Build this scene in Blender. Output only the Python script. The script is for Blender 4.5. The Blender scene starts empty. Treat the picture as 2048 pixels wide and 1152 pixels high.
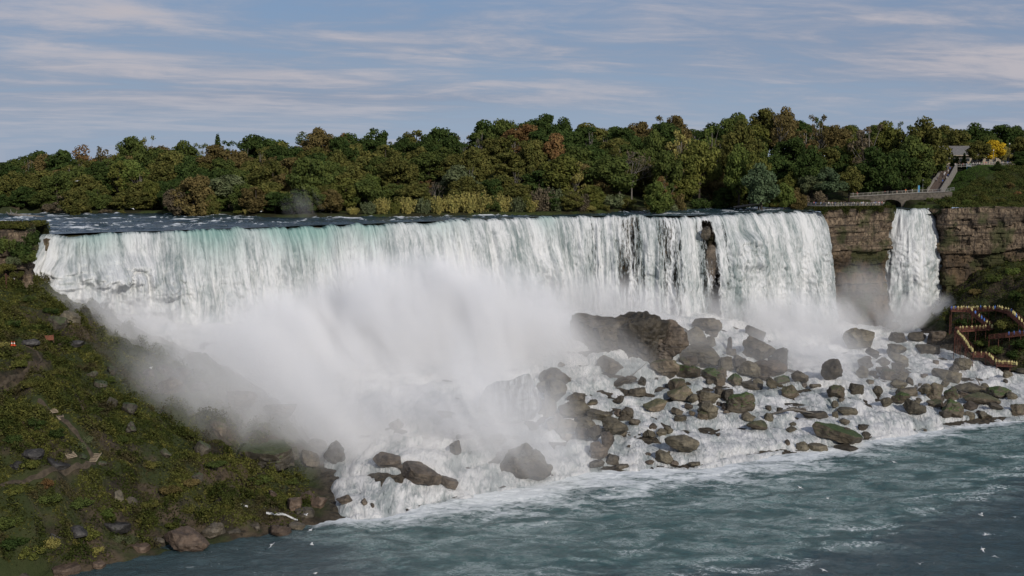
import bpy, math, random
import numpy as np
R = math.radians
random.seed(7)
RNG = np.random.default_rng(11)
C = bpy.context.scene.collection
# ------------------------------------------------------------------ camera geometry (metres; z = 0 is the lower river)
F = 2400.0; H = 78.0; PITCH = math.atan(276 / 2400)
cp, sp = math.cos(PITCH), math.sin(PITCH)
def ray(px, py):
    xc = (px - 1024) / F; yc = (576 - py) / F
    return np.array([xc, cp + sp * yc, -sp + cp * yc])
def at_z(px, py, z):
    d = ray(px, py); t = (z - H) / d[2]
    return np.array([0, 0, H]) + d * t
def at_Y(px, py, Y):
    d = ray(px, py)
    return np.array([0, 0, H]) + d * (Y / d[1])
def proj(P):
    P = np.atleast_2d(P); dz = P[:, 2] - H
    dep = P[:, 1] * cp - dz * sp; up = P[:, 1] * sp + dz * cp
    return 1024 + F * P[:, 0] / dep, 576 - F * up / dep
def smooth(a, b, x):
    t = np.clip((x - a) / (b - a), 0, 1); return t * t * (3 - 2 * t)
# ------------------------------------------------------------------ vectorised noise
def _h(i, j, k, s):
    with np.errstate(over='ignore'):
        n = (i.astype(np.uint32) * np.uint32(374761393) + j.astype(np.uint32) * np.uint32(668265263)
             + k.astype(np.uint32) * np.uint32(2147483647 - 58) + np.uint32((s * 974634777) & 0xffffffff))
        n = (n ^ (n >> np.uint32(13))) * np.uint32(1274126177)
        n = (n ^ (n >> np.uint32(16))) * np.uint32(2246822519)
        n = n ^ (n >> np.uint32(15))
    return n.astype(np.float64) / 2147483647.5 - 1
def vn(x, y, z=None, seed=0):
    x = np.asarray(x, float); y = np.asarray(y, float)
    z = np.zeros_like(x) if z is None else np.asarray(z, float)
    xi, yi, zi = np.floor(x).astype(np.int64), np.floor(y).astype(np.int64), np.floor(z).astype(np.int64)
    fx, fy, fz = x - xi, y - yi, z - zi
    q = lambda t: t * t * t * (t * (t * 6 - 15) + 10)
    fx, fy, fz = q(fx), q(fy), q(fz)
    L = lambda a, b, t: a + (b - a) * t
    c = lambda a, b, d: _h(xi + a, yi + b, zi + d, seed)
    return L(L(L(c(0,0,0), c(1,0,0), fx), L(c(0,1,0), c(1,1,0), fx), fy),
             L(L(c(0,0,1), c(1,0,1), fx), L(c(0,1,1), c(1,1,1), fx), fy), fz)
def fbm(x, y, z=None, o=4, seed=0, gain=.5):
    x = np.asarray(x, float); y = np.asarray(y, float)
    z = np.zeros_like(x) if z is None else np.asarray(z, float)
    a, r, t = 1., 0., 0.
    for i in range(o):
        r = r + a * vn(x, y, z, seed + i * 17); t += a; a *= gain
        x, y, z = x * 2.03 + 5.1, y * 2.03 + 1.7, z * 2.03 + 9.2
    return r / t
def billow(x, y, z=None, o=4, seed=0):
    x = np.asarray(x, float); y = np.asarray(y, float)
    z = np.zeros_like(x) if z is None else np.asarray(z, float)
    a, r, t = 1., 0., 0.
    for i in range(o):
        r = r + a * np.abs(vn(x, y, z, seed + i * 17)); t += a; a *= .5
        x, y, z = x * 2.03 + 5.1, y * 2.03 + 1.7, z * 2.03 + 9.2
    return r / t
# ------------------------------------------------------------------ mesh helpers
def mk(name, V, Fc, mats, parent=None, smooth_=True, attrs=None, mi=None, link=True):
    V = np.asarray(V, np.float32)
    me = bpy.data.meshes.new(name)
    if isinstance(Fc, np.ndarray):
        n, k = Fc.shape
        me.vertices.add(len(V)); me.vertices.foreach_set('co', V.ravel())
        me.loops.add(n * k); me.loops.foreach_set('vertex_index', Fc.astype(np.int32).ravel())
        me.polygons.add(n); me.polygons.foreach_set('loop_start', np.arange(0, n * k, k, dtype=np.int32))
        me.update(calc_edges=True)
    else:
        me.from_pydata(V.tolist(), [], Fc); me.update()
    me.polygons.foreach_set('use_smooth', np.full(len(me.polygons), smooth_, bool))
    for m in (mats if isinstance(mats, (list, tuple)) else [mats]): me.materials.append(m)
    if mi is not None: me.polygons.foreach_set('material_index', np.asarray(mi, np.int32))
    for k, a in (attrs or {}).items():
        at = me.attributes.new(k, 'FLOAT', 'POINT'); at.data.foreach_set('value', np.asarray(a, np.float32).ravel())
    me.update()
    if not link: return me
    o = bpy.data.objects.new(name, me); C.objects.link(o)
    if parent is not None: o.parent = parent
    return o
def gridf(nu, nv):
    i = np.arange(nu - 1)[:, None]; j = np.arange(nv - 1)[None, :]
    a = (i * nv + j).ravel()
    return np.stack([a, a + nv, a + nv + 1, a + 1], 1)
class MB:
    def __init__(s): s.v = []; s.f = []; s.m = []
    def add(s, v, f, m=0):
        b = len(s.v); s.v += [tuple(map(float, p)) for p in v]; s.f += [tuple(i + b for i in q) for q in f]; s.m += [m] * len(f)
    def box(s, c, d, rz=0., m=0, tilt=0.):
        x, y, z = d[0] / 2, d[1] / 2, d[2] / 2
        v = [(-x,-y,-z),(x,-y,-z),(x,y,-z),(-x,y,-z),(-x,-y,z),(x,-y,z),(x,y,z),(-x,y,z)]
        cr, sr = math.cos(rz), math.sin(rz)
        v = [(c[0] + a * cr - b * sr, c[1] + a * sr + b * cr, c[2] + k) for a, b, k in v]
        s.add(v, [(0,3,2,1),(4,5,6,7),(0,1,5,4),(1,2,6,5),(2,3,7,6),(3,0,4,7)], m)
    def bar(s, p, q, w, h=None, m=0):
        """a square bar from p to q"""
        p, q = np.array(p, float), np.array(q, float); d = q - p; L = np.linalg.norm(d)
        if L < 1e-6: return
        d /= L; up = np.array([0, 0, 1.]) if abs(d[2]) < .95 else np.array([0, 1., 0])
        a = np.cross(d, up); a /= np.linalg.norm(a); b = np.cross(a, d); h = h or w
        a *= w / 2; b *= h / 2
        v = [p - a - b, p + a - b, p + a + b, p - a + b, q - a - b, q + a - b, q + a + b, q - a + b]
        s.add(v, [(0,1,2,3),(7,6,5,4),(0,4,5,1),(1,5,6,2),(2,6,7,3),(3,7,4,0)], m)
    def tube(s, pts, rad, n=6, m=0, cap=True):
        pts = [np.array(p, float) for p in pts]; rings = []
        for i, p in enumerate(pts):
            d = pts[min(i + 1, len(pts) - 1)] - pts[max(i - 1, 0)]; d /= np.linalg.norm(d) + 1e-9
            up = np.array([0, 0, 1.]) if abs(d[2]) < .9 else np.array([1., 0, 0])
            a = np.cross(d, up); a /= np.linalg.norm(a); b = np.cross(d, a)
            r = rad[i] if hasattr(rad, '__len__') else rad
            rings.append([p + r * (a * math.cos(t) + b * math.sin(t)) for t in np.linspace(0, 2 * math.pi, n, endpoint=False)])
        v = [p for r in rings for p in r]; f = []
        for i in range(len(pts) - 1):
            for k in range(n):
                f.append((i * n + k, (i + 1) * n + k, (i + 1) * n + (k + 1) % n, i * n + (k + 1) % n))
        if cap: f.append(tuple(range(n))); f.append(tuple((len(pts) - 1) * n + k for k in reversed(range(n))))
        s.add(v, f, m)
    def loft(s, rings, m=0):
        """rings: list of (centre, rx, ry) stacked; n=8"""
        n = 8; v = []; f = []
        for c, rx, ry in rings:
            v += [(c[0] + rx * math.cos(t), c[1] + ry * math.sin(t), c[2]) for t in np.linspace(0, 2 * math.pi, n, endpoint=False)]
        for i in range(len(rings) - 1):
            for k in range(n): f.append((i * n + k, i * n + (k + 1) % n, (i + 1) * n + (k + 1) % n, (i + 1) * n + k))
        f.append(tuple(reversed(range(n)))); f.append(tuple((len(rings) - 1) * n + k for k in range(n)))
        s.add(v, f, m)
    def build(s, name, mats, parent=None, smooth_=False):
        return mk(name, s.v, s.f, mats, parent, smooth_, mi=s.m)
def tag(o, label=None, cat=None, group=None, kind=None):
    if label: o['label'] = label
    if cat: o['category'] = cat
    if group: o['group'] = group
    if kind: o['kind'] = kind
    return o
def empty(name, loc=(0, 0, 0), rz=0.):
    o = bpy.data.objects.new(name, None); C.objects.link(o); o.empty_display_size = .3
    o.location = [float(q) for q in loc]; o.rotation_euler = (0, 0, rz); return o
def copy_tree(o, parent=None):
    c = o.copy(); C.objects.link(c); c.parent = parent
    for ch in o.children: copy_tree(ch, c)
    return c
# ------------------------------------------------------------------ material helper
class NT:
    def __init__(s, name, world=None):
        if world: s.nt = world.node_tree
        else: s.m = bpy.data.materials.new(name); s.m.use_nodes = True; s.nt = s.m.node_tree
        s.nt.nodes.clear()
    def n(s, typ, ins=None, **props):
        nd = s.nt.nodes.new(typ)
        for k, v in props.items(): setattr(nd, k, v)
        for k, v in (ins or {}).items():
            if isinstance(v, bpy.types.NodeSocket): s.nt.links.new(v, nd.inputs[k])
            else: nd.inputs[k].default_value = v
        return nd
    def math(s, op, a, b=0., c=0., clamp=False):
        return s.n('ShaderNodeMath', {0: a, 1: b, 2: c}, operation=op, use_clamp=clamp).outputs[0]
    def vmath(s, op, a, b=(0, 0, 0)):
        return s.n('ShaderNodeVectorMath', {0: a, 1: b}, operation=op).outputs[0]
    def noise(s, vec, scale, detail=4, rough=.55, dist=0., lac=2.):
        return s.n('ShaderNodeTexNoise', {'Vector': vec, 'Scale': scale, 'Detail': detail, 'Roughness': rough, 'Distortion': dist, 'Lacunarity': lac}).outputs['Fac']
    def map(s, x, a, b, c=0., d=1., smoothstep=True):
        return s.n('ShaderNodeMapRange', {'Value': x, 'From Min': a, 'From Max': b, 'To Min': c, 'To Max': d}, interpolation_type='SMOOTHSTEP' if smoothstep else 'LINEAR').outputs['Result']
    def mix(s, f, a, b):
        nd = s.n('ShaderNodeMix', data_type='RGBA')
        for k, v in ((0, f), (6, a), (7, b)):
            if isinstance(v, bpy.types.NodeSocket): s.nt.links.new(v, nd.inputs[k])
            else: nd.inputs[k].default_value = v if k == 0 else (*v[:3], 1)
        return nd.outputs[2]
    def attr(s, name): return s.n('ShaderNodeAttribute', attribute_name=name).outputs['Fac']
    def pos(s): return s.n('ShaderNodeNewGeometry').outputs['Position']
    def sep(s, v): return s.n('ShaderNodeSeparateXYZ', {0: v}).outputs
    def comb(s, x, y, z): return s.n('ShaderNodeCombineXYZ', {0: x, 1: y, 2: z}).outputs[0]
    def bump(s, h, strength=.5, dist=.3, normal=None):
        d = {'Height': h, 'Strength': strength, 'Distance': dist}
        if normal is not None: d['Normal'] = normal
        return s.n('ShaderNodeBump', d).outputs[0]
    def bsdf(s, col, rough=.8, normal=None, spec=.3, **kw):
        d = {'Base Color': col if isinstance(col, bpy.types.NodeSocket) else (*col[:3], 1), 'Roughness': rough, 'Specular IOR Level': spec}
        if normal is not None: d['Normal'] = normal
        d.update(kw)
        return s.n('ShaderNodeBsdfPrincipled', d).outputs[0]
    def out(s, surf=None, vol=None):
        o = s.n('ShaderNodeOutputMaterial')
        if surf is not None: s.nt.links.new(surf, o.inputs['Surface'])
        if vol is not None: s.nt.links.new(vol, o.inputs['Volume'])
        return s.m
def plain(name, col, rough=.7, var=.25, scale=3., spec=.3, metal=0.):
    t = NT(name); p = t.pos(); nz = t.noise(p, scale, 4)
    c = t.mix(t.map(nz, .3, .7), [q * (1 - var) for q in col], [q * (1 + var) for q in col])
    return t.out(t.bsdf(c, rough, t.bump(nz, .3, .05), spec, Metallic=metal))
def rock_mat(name, dark, light, moss=0., mosscol=(.035, .06, .012), strata=0.):
    t = NT(name); p = t.n('ShaderNodeTexCoord').outputs['Object']
    a = t.noise(p, .35, 6, .62, .4); b = t.noise(p, 2.4, 5, .6)
    s = t.sep(p); st = t.noise(t.comb(t.math('MULTIPLY', s[0], .12), t.math('MULTIPLY', s[1], .12), t.math('MULTIPLY', s[2], 1.5)), 1., 4, .6)
    c = t.mix(t.map(a, .33, .68), dark, light)
    c = t.mix(t.map(b, .45, .75, 0, .6), c, [q * .45 for q in dark])
    if strata: c = t.mix(t.map(st, .5, .62, 0, strata), c, [q * .5 for q in dark])
    ob = t.math('ADD', .62, t.math('MULTIPLY', t.n('ShaderNodeObjectInfo').outputs['Random'], .75))
    c = t.n('ShaderNodeMix', {6: c, 7: t.comb(ob, ob, ob)}, data_type='RGBA', blend_type='MULTIPLY'); c.inputs[0].default_value = 1.; c = c.outputs[2]
    h = t.math('ADD', t.math('MULTIPLY', a, .8), t.math('ADD', t.math('MULTIPLY', b, .35), t.math('MULTIPLY', st, .5)))
    rough = .62
    if moss:
        nz = t.sep(t.n('ShaderNodeNewGeometry').outputs['Normal'])[2]
        mk_ = t.math('MULTIPLY', t.map(t.math('ADD', nz, t.math('MULTIPLY', t.math('SUBTRACT', a, .5), 1.6)), .55 - moss * .3, .85 - moss * .3), moss)
        mc = t.mix(t.map(b, .3, .7), [q * .6 for q in mosscol], [q * 1.5 for q in mosscol])
        c = t.mix(mk_, c, mc)
    return t.out(t.bsdf(c, rough, t.bump(h, .8, .5), .35))
def leaf_mat(name, col, var=.45, hue2=None, trans=.3):
    """foliage: tone differs per leaf (attribute), per clump (noise) and per plant"""
    t = NT(name); lt = t.attr('tone')
    ob = t.n('ShaderNodeObjectInfo').outputs['Random']
    nz = t.noise(t.pos(), .35, 3, .6)
    h2 = hue2 or [col[0] * 1.5, col[1] * 1.15, col[2] * .9]
    c = t.mix(t.map(nz, .35, .68), col, h2)
    k = t.math('ADD', 1 - var, t.math('MULTIPLY', t.math('ADD', t.math('MULTIPLY', lt, 1.2), t.math('MULTIPLY', ob, .8)), var))
    c = t.n('ShaderNodeMix', {6: c, 7: t.comb(k, k, k)}, data_type='RGBA', blend_type='MULTIPLY')
    c.inputs[0].default_value = 1.; c = c.outputs[2]
    d = t.n('ShaderNodeBsdfDiffuse', {'Color': c}).outputs[0]
    tr = t.n('ShaderNodeBsdfTranslucent', {'Color': c}).outputs[0]
    return t.out(t.n('ShaderNodeMixShader', {0: trans, 1: d, 2: tr}).outputs[0])
# ================================================================== materials of the setting
M = {}
M['wetrock'] = rock_mat('wet_rock', (.045, .036, .028), (.14, .11, .08), strata=.5)
M['boulder'] = rock_mat('boulder_rock', (.054, .047, .033), (.150, .128, .086), strata=.4)
M['boulder_dark'] = rock_mat('dark_boulder_rock', (.042, .036, .027), (.125, .104, .074), strata=.4)
M['boulder_red'] = rock_mat('reddish_rock', (.060, .042, .030), (.15, .105, .072), strata=.4)
M['boulder_moss'] = rock_mat('mossy_rock', (.05, .042, .03), (.15, .12, .08), moss=.9, strata=.3)
M['boulder_bit'] = rock_mat('lightly_mossed_rock', (.06, .05, .035), (.18, .14, .095), moss=.4, strata=.3)
M['black_rock'] = rock_mat('black_rock', (.018, .017, .016), (.07, .065, .06), strata=.4)
M['bank_rock'] = rock_mat('bank_rock', (.030, .027, .020), (.095, .080, .058), moss=.55, strata=.3)
# ================================================================== lower gorge terrain, fitted through points of the photograph
CP = []   # (px, py, z)
for px, prof in {
    -150: [(1215, 0), (1130, 6), (1020, 14), (900, 22), (800, 28), (700, 35), (620, 41), (570, 46)],
    0: [(1172, 0), (1100, 5), (1000, 13), (900, 20), (800, 26), (700, 33), (620, 39), (570, 43.5)],
    100: [(1150, 0), (1050, 8), (950, 15), (850, 22), (750, 28), (660, 35), (605, 39.5)],
    200: [(1130, 0), (1050, 6), (950, 13), (850, 20), (760, 25), (715, 28)],
    300: [(1108, 0), (1020, 6), (930, 12), (840, 18), (765, 22), (735, 24)],
    400: [(1090, 0), (1000, 6), (900, 12), (820, 16), (762, 21)],
    550: [(1062, 0), (1000, 3), (920, 7), (860, 11), (800, 15)],
    640: [(1043, 0), (980, 2), (920, 5), (870, 8), (820, 12)],
    800: [(1025, 0), (950, 6), (900, 9), (850, 11), (800, 14), (700, 20), (640, 24)],
    1000: [(980, 0), (900, 6), (850, 9), (800, 12), (750, 15), (700, 19), (640, 23)],
    1200: [(942, 0), (870, 5), (800, 9), (740, 14), (690, 20), (640, 25)],
    1400: [(935, 0), (860, 4), (800, 7), (745, 10), (690, 16), (645, 20)],
    1560: [(908, 0), (850, 4), (800, 6), (745, 9), (690, 12), (650, 16)],
    1700: [(890, 0), (800, 6), (740, 8), (680, 10), (650, 12)],
    1830: [(868, 0), (800, 4), (740, 7), (690, 9), (655, 11)],
    1950: [(850, 0), (800, 2), (760, 4.5), (720, 8), (670, 14), (620, 21), (575, 28)],
    2048: [(838, 0), (800, 2), (755, 5), (715, 10), (665, 18), (610, 26), (540, 34)],
    2200: [(825, 0), (790, 2), (745, 6), (700, 13), (660, 20), (600, 28), (540, 36)]}.items():
    CP += [(px, py, z) for py, z in prof]
cpts = np.array([at_z(*c) for c in CP])
extra = []
SH = [(-150, 1215), (0, 1172), (100, 1150), (200, 1130), (300, 1108), (400, 1090), (550, 1062), (640, 1043), (760, 1030), (860, 1008), (960, 988), (1060, 968),
      (1200, 944), (1300, 936), (1400, 935), (1500, 917), (1600, 905), (1700, 890), (1800, 871), (1900, 853), (2048, 838), (2200, 825)]
shore = np.array([at_z(x, y, 0)[:2] for x, y in SH])
for x, y in shore: extra.append((x + 2, y - 12, -7)); extra.append((x, y, 0))
for x, y, z in [(-150, 318, 46), (-118, 322, 37), (-70, 345, 26), (-20, 372, 24), (30, 395, 23), (80, 418, 19), (117, 448, 14), (145, 462, 12), (160, 466, 12), (185, 458, 32), (215, 440, 38), (-180, 300, 46)]:
    extra.append((x, y, z)); extra.append((x - 3, y + 25, z))
cpts = np.vstack([cpts, np.array(extra)])
def rbf_fit(P, lam=1.5):
    d = np.sqrt(((P[:, None, :2] - P[None, :, :2]) ** 2).sum(-1) + 16)
    n = len(P); A = np.zeros((n + 3, n + 3)); A[:n, :n] = d - lam * np.eye(n) * .5
    Q = np.c_[np.ones(n), P[:, :2] / 100]; A[:n, n:] = Q; A[n:, :n] = Q.T
    return np.linalg.solve(A, np.r_[P[:, 2], 0, 0, 0])
_w = rbf_fit(cpts)
def ground_low(x, y):
    x = np.asarray(x, float).ravel(); y = np.asarray(y, float).ravel(); out = np.empty_like(x)
    for a in range(0, len(x), 20000):
        X, Y = x[a:a + 20000], y[a:a + 20000]
        d = np.sqrt((X[:, None] - cpts[None, :, 0]) ** 2 + (Y[:, None] - cpts[None, :, 1]) ** 2 + 16)
        n = len(cpts); out[a:a + 20000] = d @ _w[:n] + _w[n] + _w[n + 1] * X / 100 + _w[n + 2] * Y / 100
    return out
def wl(x, y):   # how far inside the whitewater (1) a point is; 0 on the vegetated banks
    xb = np.interp(y, [240, 252, 268, 285, 300, 315, 326, 345], [-36, -39, -43, -48, -58, -84, -124, -140])
    xr = np.interp(y, [340, 365, 387, 400, 420, 440, 470], [240, 200, 162, 156, 153, 152, 160])
    return np.minimum(x - xb, xr - x)
def rough_low(x, y):
    ww = wl(x, y); bank = smooth(2, -4, ww)
    r = fbm(x / 14, y / 14, None, 3, 3) * 1.8 + fbm(x / 3.2, y / 3.2, None, 4, 9) * .8
    steps = billow(x / 9, y / 6, None, 3, 21)
    gully = np.minimum(np.abs(vn(x / 17 + vn(x / 9, y / 9, None, 37) * .5, y / 26, None, 35)), .3) / .3
    return r * (.25 + .75 * bank) + ((steps - .3) * 1.2 - 1.1) * (1 - bank) + bank * ((billow(x / 6, y / 6, None, 3, 31) - .25) * 3.0 + (gully - 1) * 2.6)
def gz(x, y):
    g = ground_low(x, y); x = np.asarray(x, float).ravel(); y = np.asarray(y, float).ravel()
    return g + rough_low(x, y) * smooth(-1, 3, g)
gx = np.arange(-200, 260, .8); gy = np.arange(196, 486, .8)
GX, GY = np.meshgrid(gx, gy, indexing='ij')
GZ = gz(GX, GY).reshape(GX.shape)
def hit_low(px, py):
    """the point of the gorge terrain (or water) seen at a pixel"""
    d = ray(px, py); ts = np.linspace(195, 480, 600) / d[1]
    P = np.array([0, 0, H])[None] + ts[:, None] * d[None]
    g = np.maximum(zlow(P[:, 0], P[:, 1]), 0)
    if ZW is not None: g = np.maximum(g, bil_(ZW, rx, ry, .5, P[:, 0], P[:, 1]))
    k = np.argmax(P[:, 2] <= g)
    return P[k] if P[k, 2] <= g[k] else P[-1]
ZW = None
def bil_(G, ax, ay, st, x, y):
    u = (x - ax[0]) / st; v = (y - ay[0]) / st; ins = (u >= 0) & (v >= 0) & (u < len(ax) - 1) & (v < len(ay) - 1)
    i = np.clip(u.astype(int), 0, len(ax) - 2); j = np.clip(v.astype(int), 0, len(ay) - 2); return np.where(ins, G[i, j], -9.)
def zlow(x, y):   # bilinear lookup in the height grid
    x = np.asarray(x, float); y = np.asarray(y, float)
    u = np.clip((x - gx[0]) / .8, 0, len(gx) - 1.001); v = np.clip((y - gy[0]) / .8, 0, len(gy) - 1.001)
    i, j = u.astype(int), v.astype(int); a, b = u - i, v - j
    return (GZ[i, j] * (1 - a) * (1 - b) + GZ[i + 1, j] * a * (1 - b) + GZ[i, j + 1] * (1 - a) * b + GZ[i + 1, j + 1] * a * b)
t = NT('gorge_soil'); p = t.pos()
a = t.noise(p, .11, 6, .62, .5); b = t.noise(p, .9, 5, .62)
c = t.mix(t.map(a, .35, .65), (.026, .022, .014), (.085, .064, .042))
c = t.mix(t.map(b, .48, .66, 0, .85), c, (.016, .014, .011))
c = t.mix(t.map(t.noise(p, .06, 4, .6), .42, .55, 0, .8), c, (.032, .045, .012))
c = t.mix(t.attr('wet'), c, t.mix(t.map(b, .35, .65), (.025, .022, .018), (.085, .07, .05)))
M['gorge'] = t.out(t.bsdf(c, .9, t.bump(t.math('ADD', a, b), 1., .8), .2))
tag(mk('gorge_terrain', np.stack([GX, GY, GZ], -1).reshape(-1, 3), gridf(len(gx), len(gy)), M['gorge'], attrs={'wet': smooth(-3, 1, wl(GX.ravel(), GY.ravel()))}), kind='structure')
# ================================================================== lower river
def axis(lo, hi, st, far, grow=1.25):
    a = list(np.arange(lo, hi, st)); s = st
    while a[-1] < far[1]: s *= grow; a.append(a[-1] + s)
    s = st
    while a[0] > far[0]: s *= grow; a.insert(0, a[0] - s)
    return np.array(a)
wx = axis(-120, 175, .45, (-1500, 1500)); wy = axis(205, 362, .45, (-300, 364))
WX, WY = np.meshgrid(wx, wy, indexing='ij'); X, Y = WX.ravel(), WY.ravel()
nearm = smooth(700, 300, np.hypot(X, Y - 260))
wave = (fbm(X / 7, Y / 4.5, None, 3, 41) * .42 + billow(X / 3.1 + .2 * Y, Y / 2.1, None, 3, 45) * -.35 + fbm(X / 1.3, Y / .9, None, 2, 51) * .10) * nearm
dsh = np.full(len(X), 1e9)
def seg_dist(X, Y, pts):
    d = np.full(len(X), 1e9)
    for (x0, y0), (x1, y1) in zip(pts[:-1], pts[1:]):
        L2 = (x1 - x0) ** 2 + (y1 - y0) ** 2 + 1e-9
        tt = np.clip(((X - x0) * (x1 - x0) + (Y - y0) * (y1 - y0)) / L2, 0, 1)
        d = np.minimum(d, np.hypot(X - x0 - tt * (x1 - x0), Y - y0 - tt * (y1 - y0)))
    return d
front = [tuple(q) for q, s in zip(shore, SH) if 640 <= s[0]]
df = seg_dist(X, Y, front)
wid = np.interp(X, [-60, -38, -20, 0, 25, 45, 70, 95, 130, 160], [2, 4, 13, 22, 27, 22, 17, 12, 8, 4])   # width of the foam apron
apron = np.exp(-(df / (wid + .1)) ** 1.6)
aer = np.exp(-(df / (wid * 3.2 + 6)) ** 2)
streak = np.zeros(len(X))
for pts, wdt, amp in [
        ([(1060, 1150), (1130, 1136), (1200, 1110), (1260, 1104), (1330, 1098)], 1.6, 1.), ([(1310, 1082), (1350, 1074), (1400, 1076)], 1.2, .8),
        ([(1400, 1142), (1480, 1130), (1560, 1122), (1640, 1096), (1680, 1080), (1750, 1062)], 3.2, 1.), ([(1680, 1060), (1760, 1050), (1830, 1036), (1870, 1026)], 2.6, .9),
        ([(1800, 1020), (1880, 1010), (1940, 996)], 2.2, .9), ([(1840, 1000), (1920, 985), (1990, 962), (2060, 935)], 3.4, .9), ([(1930, 950), (1990, 930), (2060, 900)], 3., .6),
        ([(1640, 1070), (1700, 1086), (1760, 1080)], 2.5, .7), ([(1020, 1030), (1060, 1034), (1090, 1026)], 2.2, .8), ([(1560, 1085), (1600, 1080), (1630, 1094)], 1.0, .7),
        ([(1830, 902), (1890, 898)], 1.6, .8), ([(1400, 1000), (1500, 985), (1600, 970), (1700, 945)], 5, .35), ([(1450, 1120), (1420, 1140)], 2, .9),
        ([(1500, 960), (1600, 955), (1660, 960)], 4, .45), ([(480, 1120), (560, 1100), (640, 1080)], 3, .25), ([(1950, 1075), (1975, 1070)], 1.0, .9)]:
    d = seg_dist(X + vn(X / 6, Y / 4, None, 61) * 3, Y + vn(X / 6, Y / 4, None, 62) * 2.2, [tuple(at_z(a_, b_, 0)[:2]) for a_, b_ in pts])
    streak = np.maximum(streak, amp * np.exp(-(d / wdt) ** 2))
band = seg_dist(X, Y, [tuple(at_z(a_, b_, 0)[:2]) for a_, b_ in [(900, 1180), (1100, 1100), (1400, 1095), (1650, 1050), (1850, 985), (2100, 880)]])
below = Y < np.interp(X, [q for q in [at_z(a_, b_, 0)[0] for a_, b_ in [(900, 1180), (1100, 1120), (1400, 1110), (1650, 1075), (1850, 1000), (2100, 890)]]],
                      [at_z(a_, b_, 0)[1] for a_, b_ in [(900, 1180), (1100, 1120), (1400, 1110), (1650, 1075), (1850, 1000), (2100, 890)]])
aer = np.clip(aer + .55 * np.exp(-(band / 13) ** 2) + .25 * smooth(-20, 60, X), 0, 1) * np.where(below, np.exp(-(band / 20) ** 2), 1) * smooth(-75, -15, X)
t = NT('lower_river'); p = t.pos(); s = t.sep(p)
pw = t.comb(t.math('MULTIPLY', s[0], .55), s[1], s[2])
n1 = t.noise(pw, .16, 6, .62, .9); n2 = t.noise(pw, .75, 5, .66, 1.2); n3 = t.noise(pw, 2.6, 4, .6, .5)
vein = t.math('SUBTRACT', 1., t.math('MULTIPLY', t.math('ABSOLUTE', t.math('SUBTRACT', n2, .5)), 7.), clamp=True)
ap, st, ae = t.attr('apron'), t.attr('streak'), t.attr('aer')
f1 = t.map(t.math('ADD', ap, t.math('MULTIPLY', t.math('SUBTRACT', t.math('ADD', t.math('MULTIPLY', n1, .55), t.math('MULTIPLY', n2, .45)), .5), 3.2)), .30, 1.05)
f2 = t.math('MULTIPLY', t.map(t.math('MULTIPLY', t.math('MULTIPLY', vein, t.map(n3, .38, .6)), t.map(n1, .40, .6)), .25, .85, 0, .9), t.map(st, .10, .65))
f3 = t.math('MULTIPLY', t.map(n3, .60, .74), t.map(n1, .52, .66, 0, .55))                      # scattered flecks
f4 = t.math('MULTIPLY', t.map(vein, .3, .95, 0, .30), t.math('MULTIPLY', ae, t.map(n1, .4, .62)))
foam = t.math('MAXIMUM', t.math('MAXIMUM', f1, f2), t.math('MAXIMUM', f3, f4))
deep = t.mix(t.map(n1, .3, .7), (.034, .060, .066), (.050, .080, .084))
teal = t.mix(t.map(n1, .35, .65), (.046, .098, .094), (.090, .168, .155))
col = t.mix(t.map(t.math('ADD', ae, t.math('MULTIPLY', t.math('SUBTRACT', n1, .5), 1.4)), .25, .95, 0, .95), deep, teal)
col = t.mix(foam, col, (.74, .77, .77))
rough = t.math('ADD', .16, t.math('MULTIPLY', foam, .6))
nb = t.bump(t.math('ADD', t.math('MULTIPLY', n2, .6), t.math('MULTIPLY', n3, .35)), 1., .65)
M['lower_water'] = t.out(t.bsdf(col, rough, nb, .4))
tag(mk('lower_water', np.stack([X, Y, wave], -1), gridf(len(wx), len(wy)), M['lower_water'], attrs={'apron': apron, 'aer': aer, 'streak': streak}), kind='structure')
# ================================================================== rapids over the talus
rx = np.arange(-140, 205, .5); ry = np.arange(242, 470, .5)
RX, RY = np.meshgrid(rx, ry, indexing='ij'); X, Y = RX.ravel(), RY.ravel()
base = ground_low(X, Y); W = wl(X, Y)
bil = billow(X / 3.0, Y / 7.5, base / 6, 4, 71); bil2 = billow(X / 11, Y / 9, None, 3, 77)
stepz = (np.mod(base + fbm(X / 12, Y / 12, None, 3, 83) * 3, 3.0) / 3.0); stepz = (smooth(.62, 1., stepz) - stepz) * 2.3; fine_ = fbm(X / 1.3, Y / 1.6, base / 2, 3, 79)
zr = base + .55 + stepz * smooth(1, 5, base) + (bil * 1.2 - .3 + fine_ * .35) * smooth(-2, 2, base) + (bil2 - .3) * 1.6
zr = zr - smooth(3, -2, W) * 5
base = base - smooth(3, 0, base) * (fbm(X / 6, Y / 4, None, 4, 87) * 2.2 + .2)
zr = np.where(base < .3, np.minimum(zr, .25 + .8 * bil), zr) - smooth(-.5, -4, base) * 6
ZW = zr.reshape(RX.shape)
t = NT('whitewater'); p = t.pos(); s = t.sep(p)
pw = t.comb(s[0], t.math('MULTIPLY', s[1], .5), t.math('MULTIPLY', s[2], .8))
n1 = t.noise(pw, .13, 5, .6, .6); n2 = t.noise(t.comb(s[0], t.math('MULTIPLY', s[1], .26), t.math('MULTIPLY', s[2], .55)), .62, 8, .70, 1.4); n3 = t.noise(t.comb(s[0], t.math('MULTIPLY', s[1], .22), t.math('MULTIPLY', s[2], .3)), 2.6, 5, .7, .6)
thin = t.math('ADD', t.math('MULTIPLY', n1, .42), t.math('ADD', t.math('MULTIPLY', n2, .38), t.math('MULTIPLY', n3, .20)))
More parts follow.
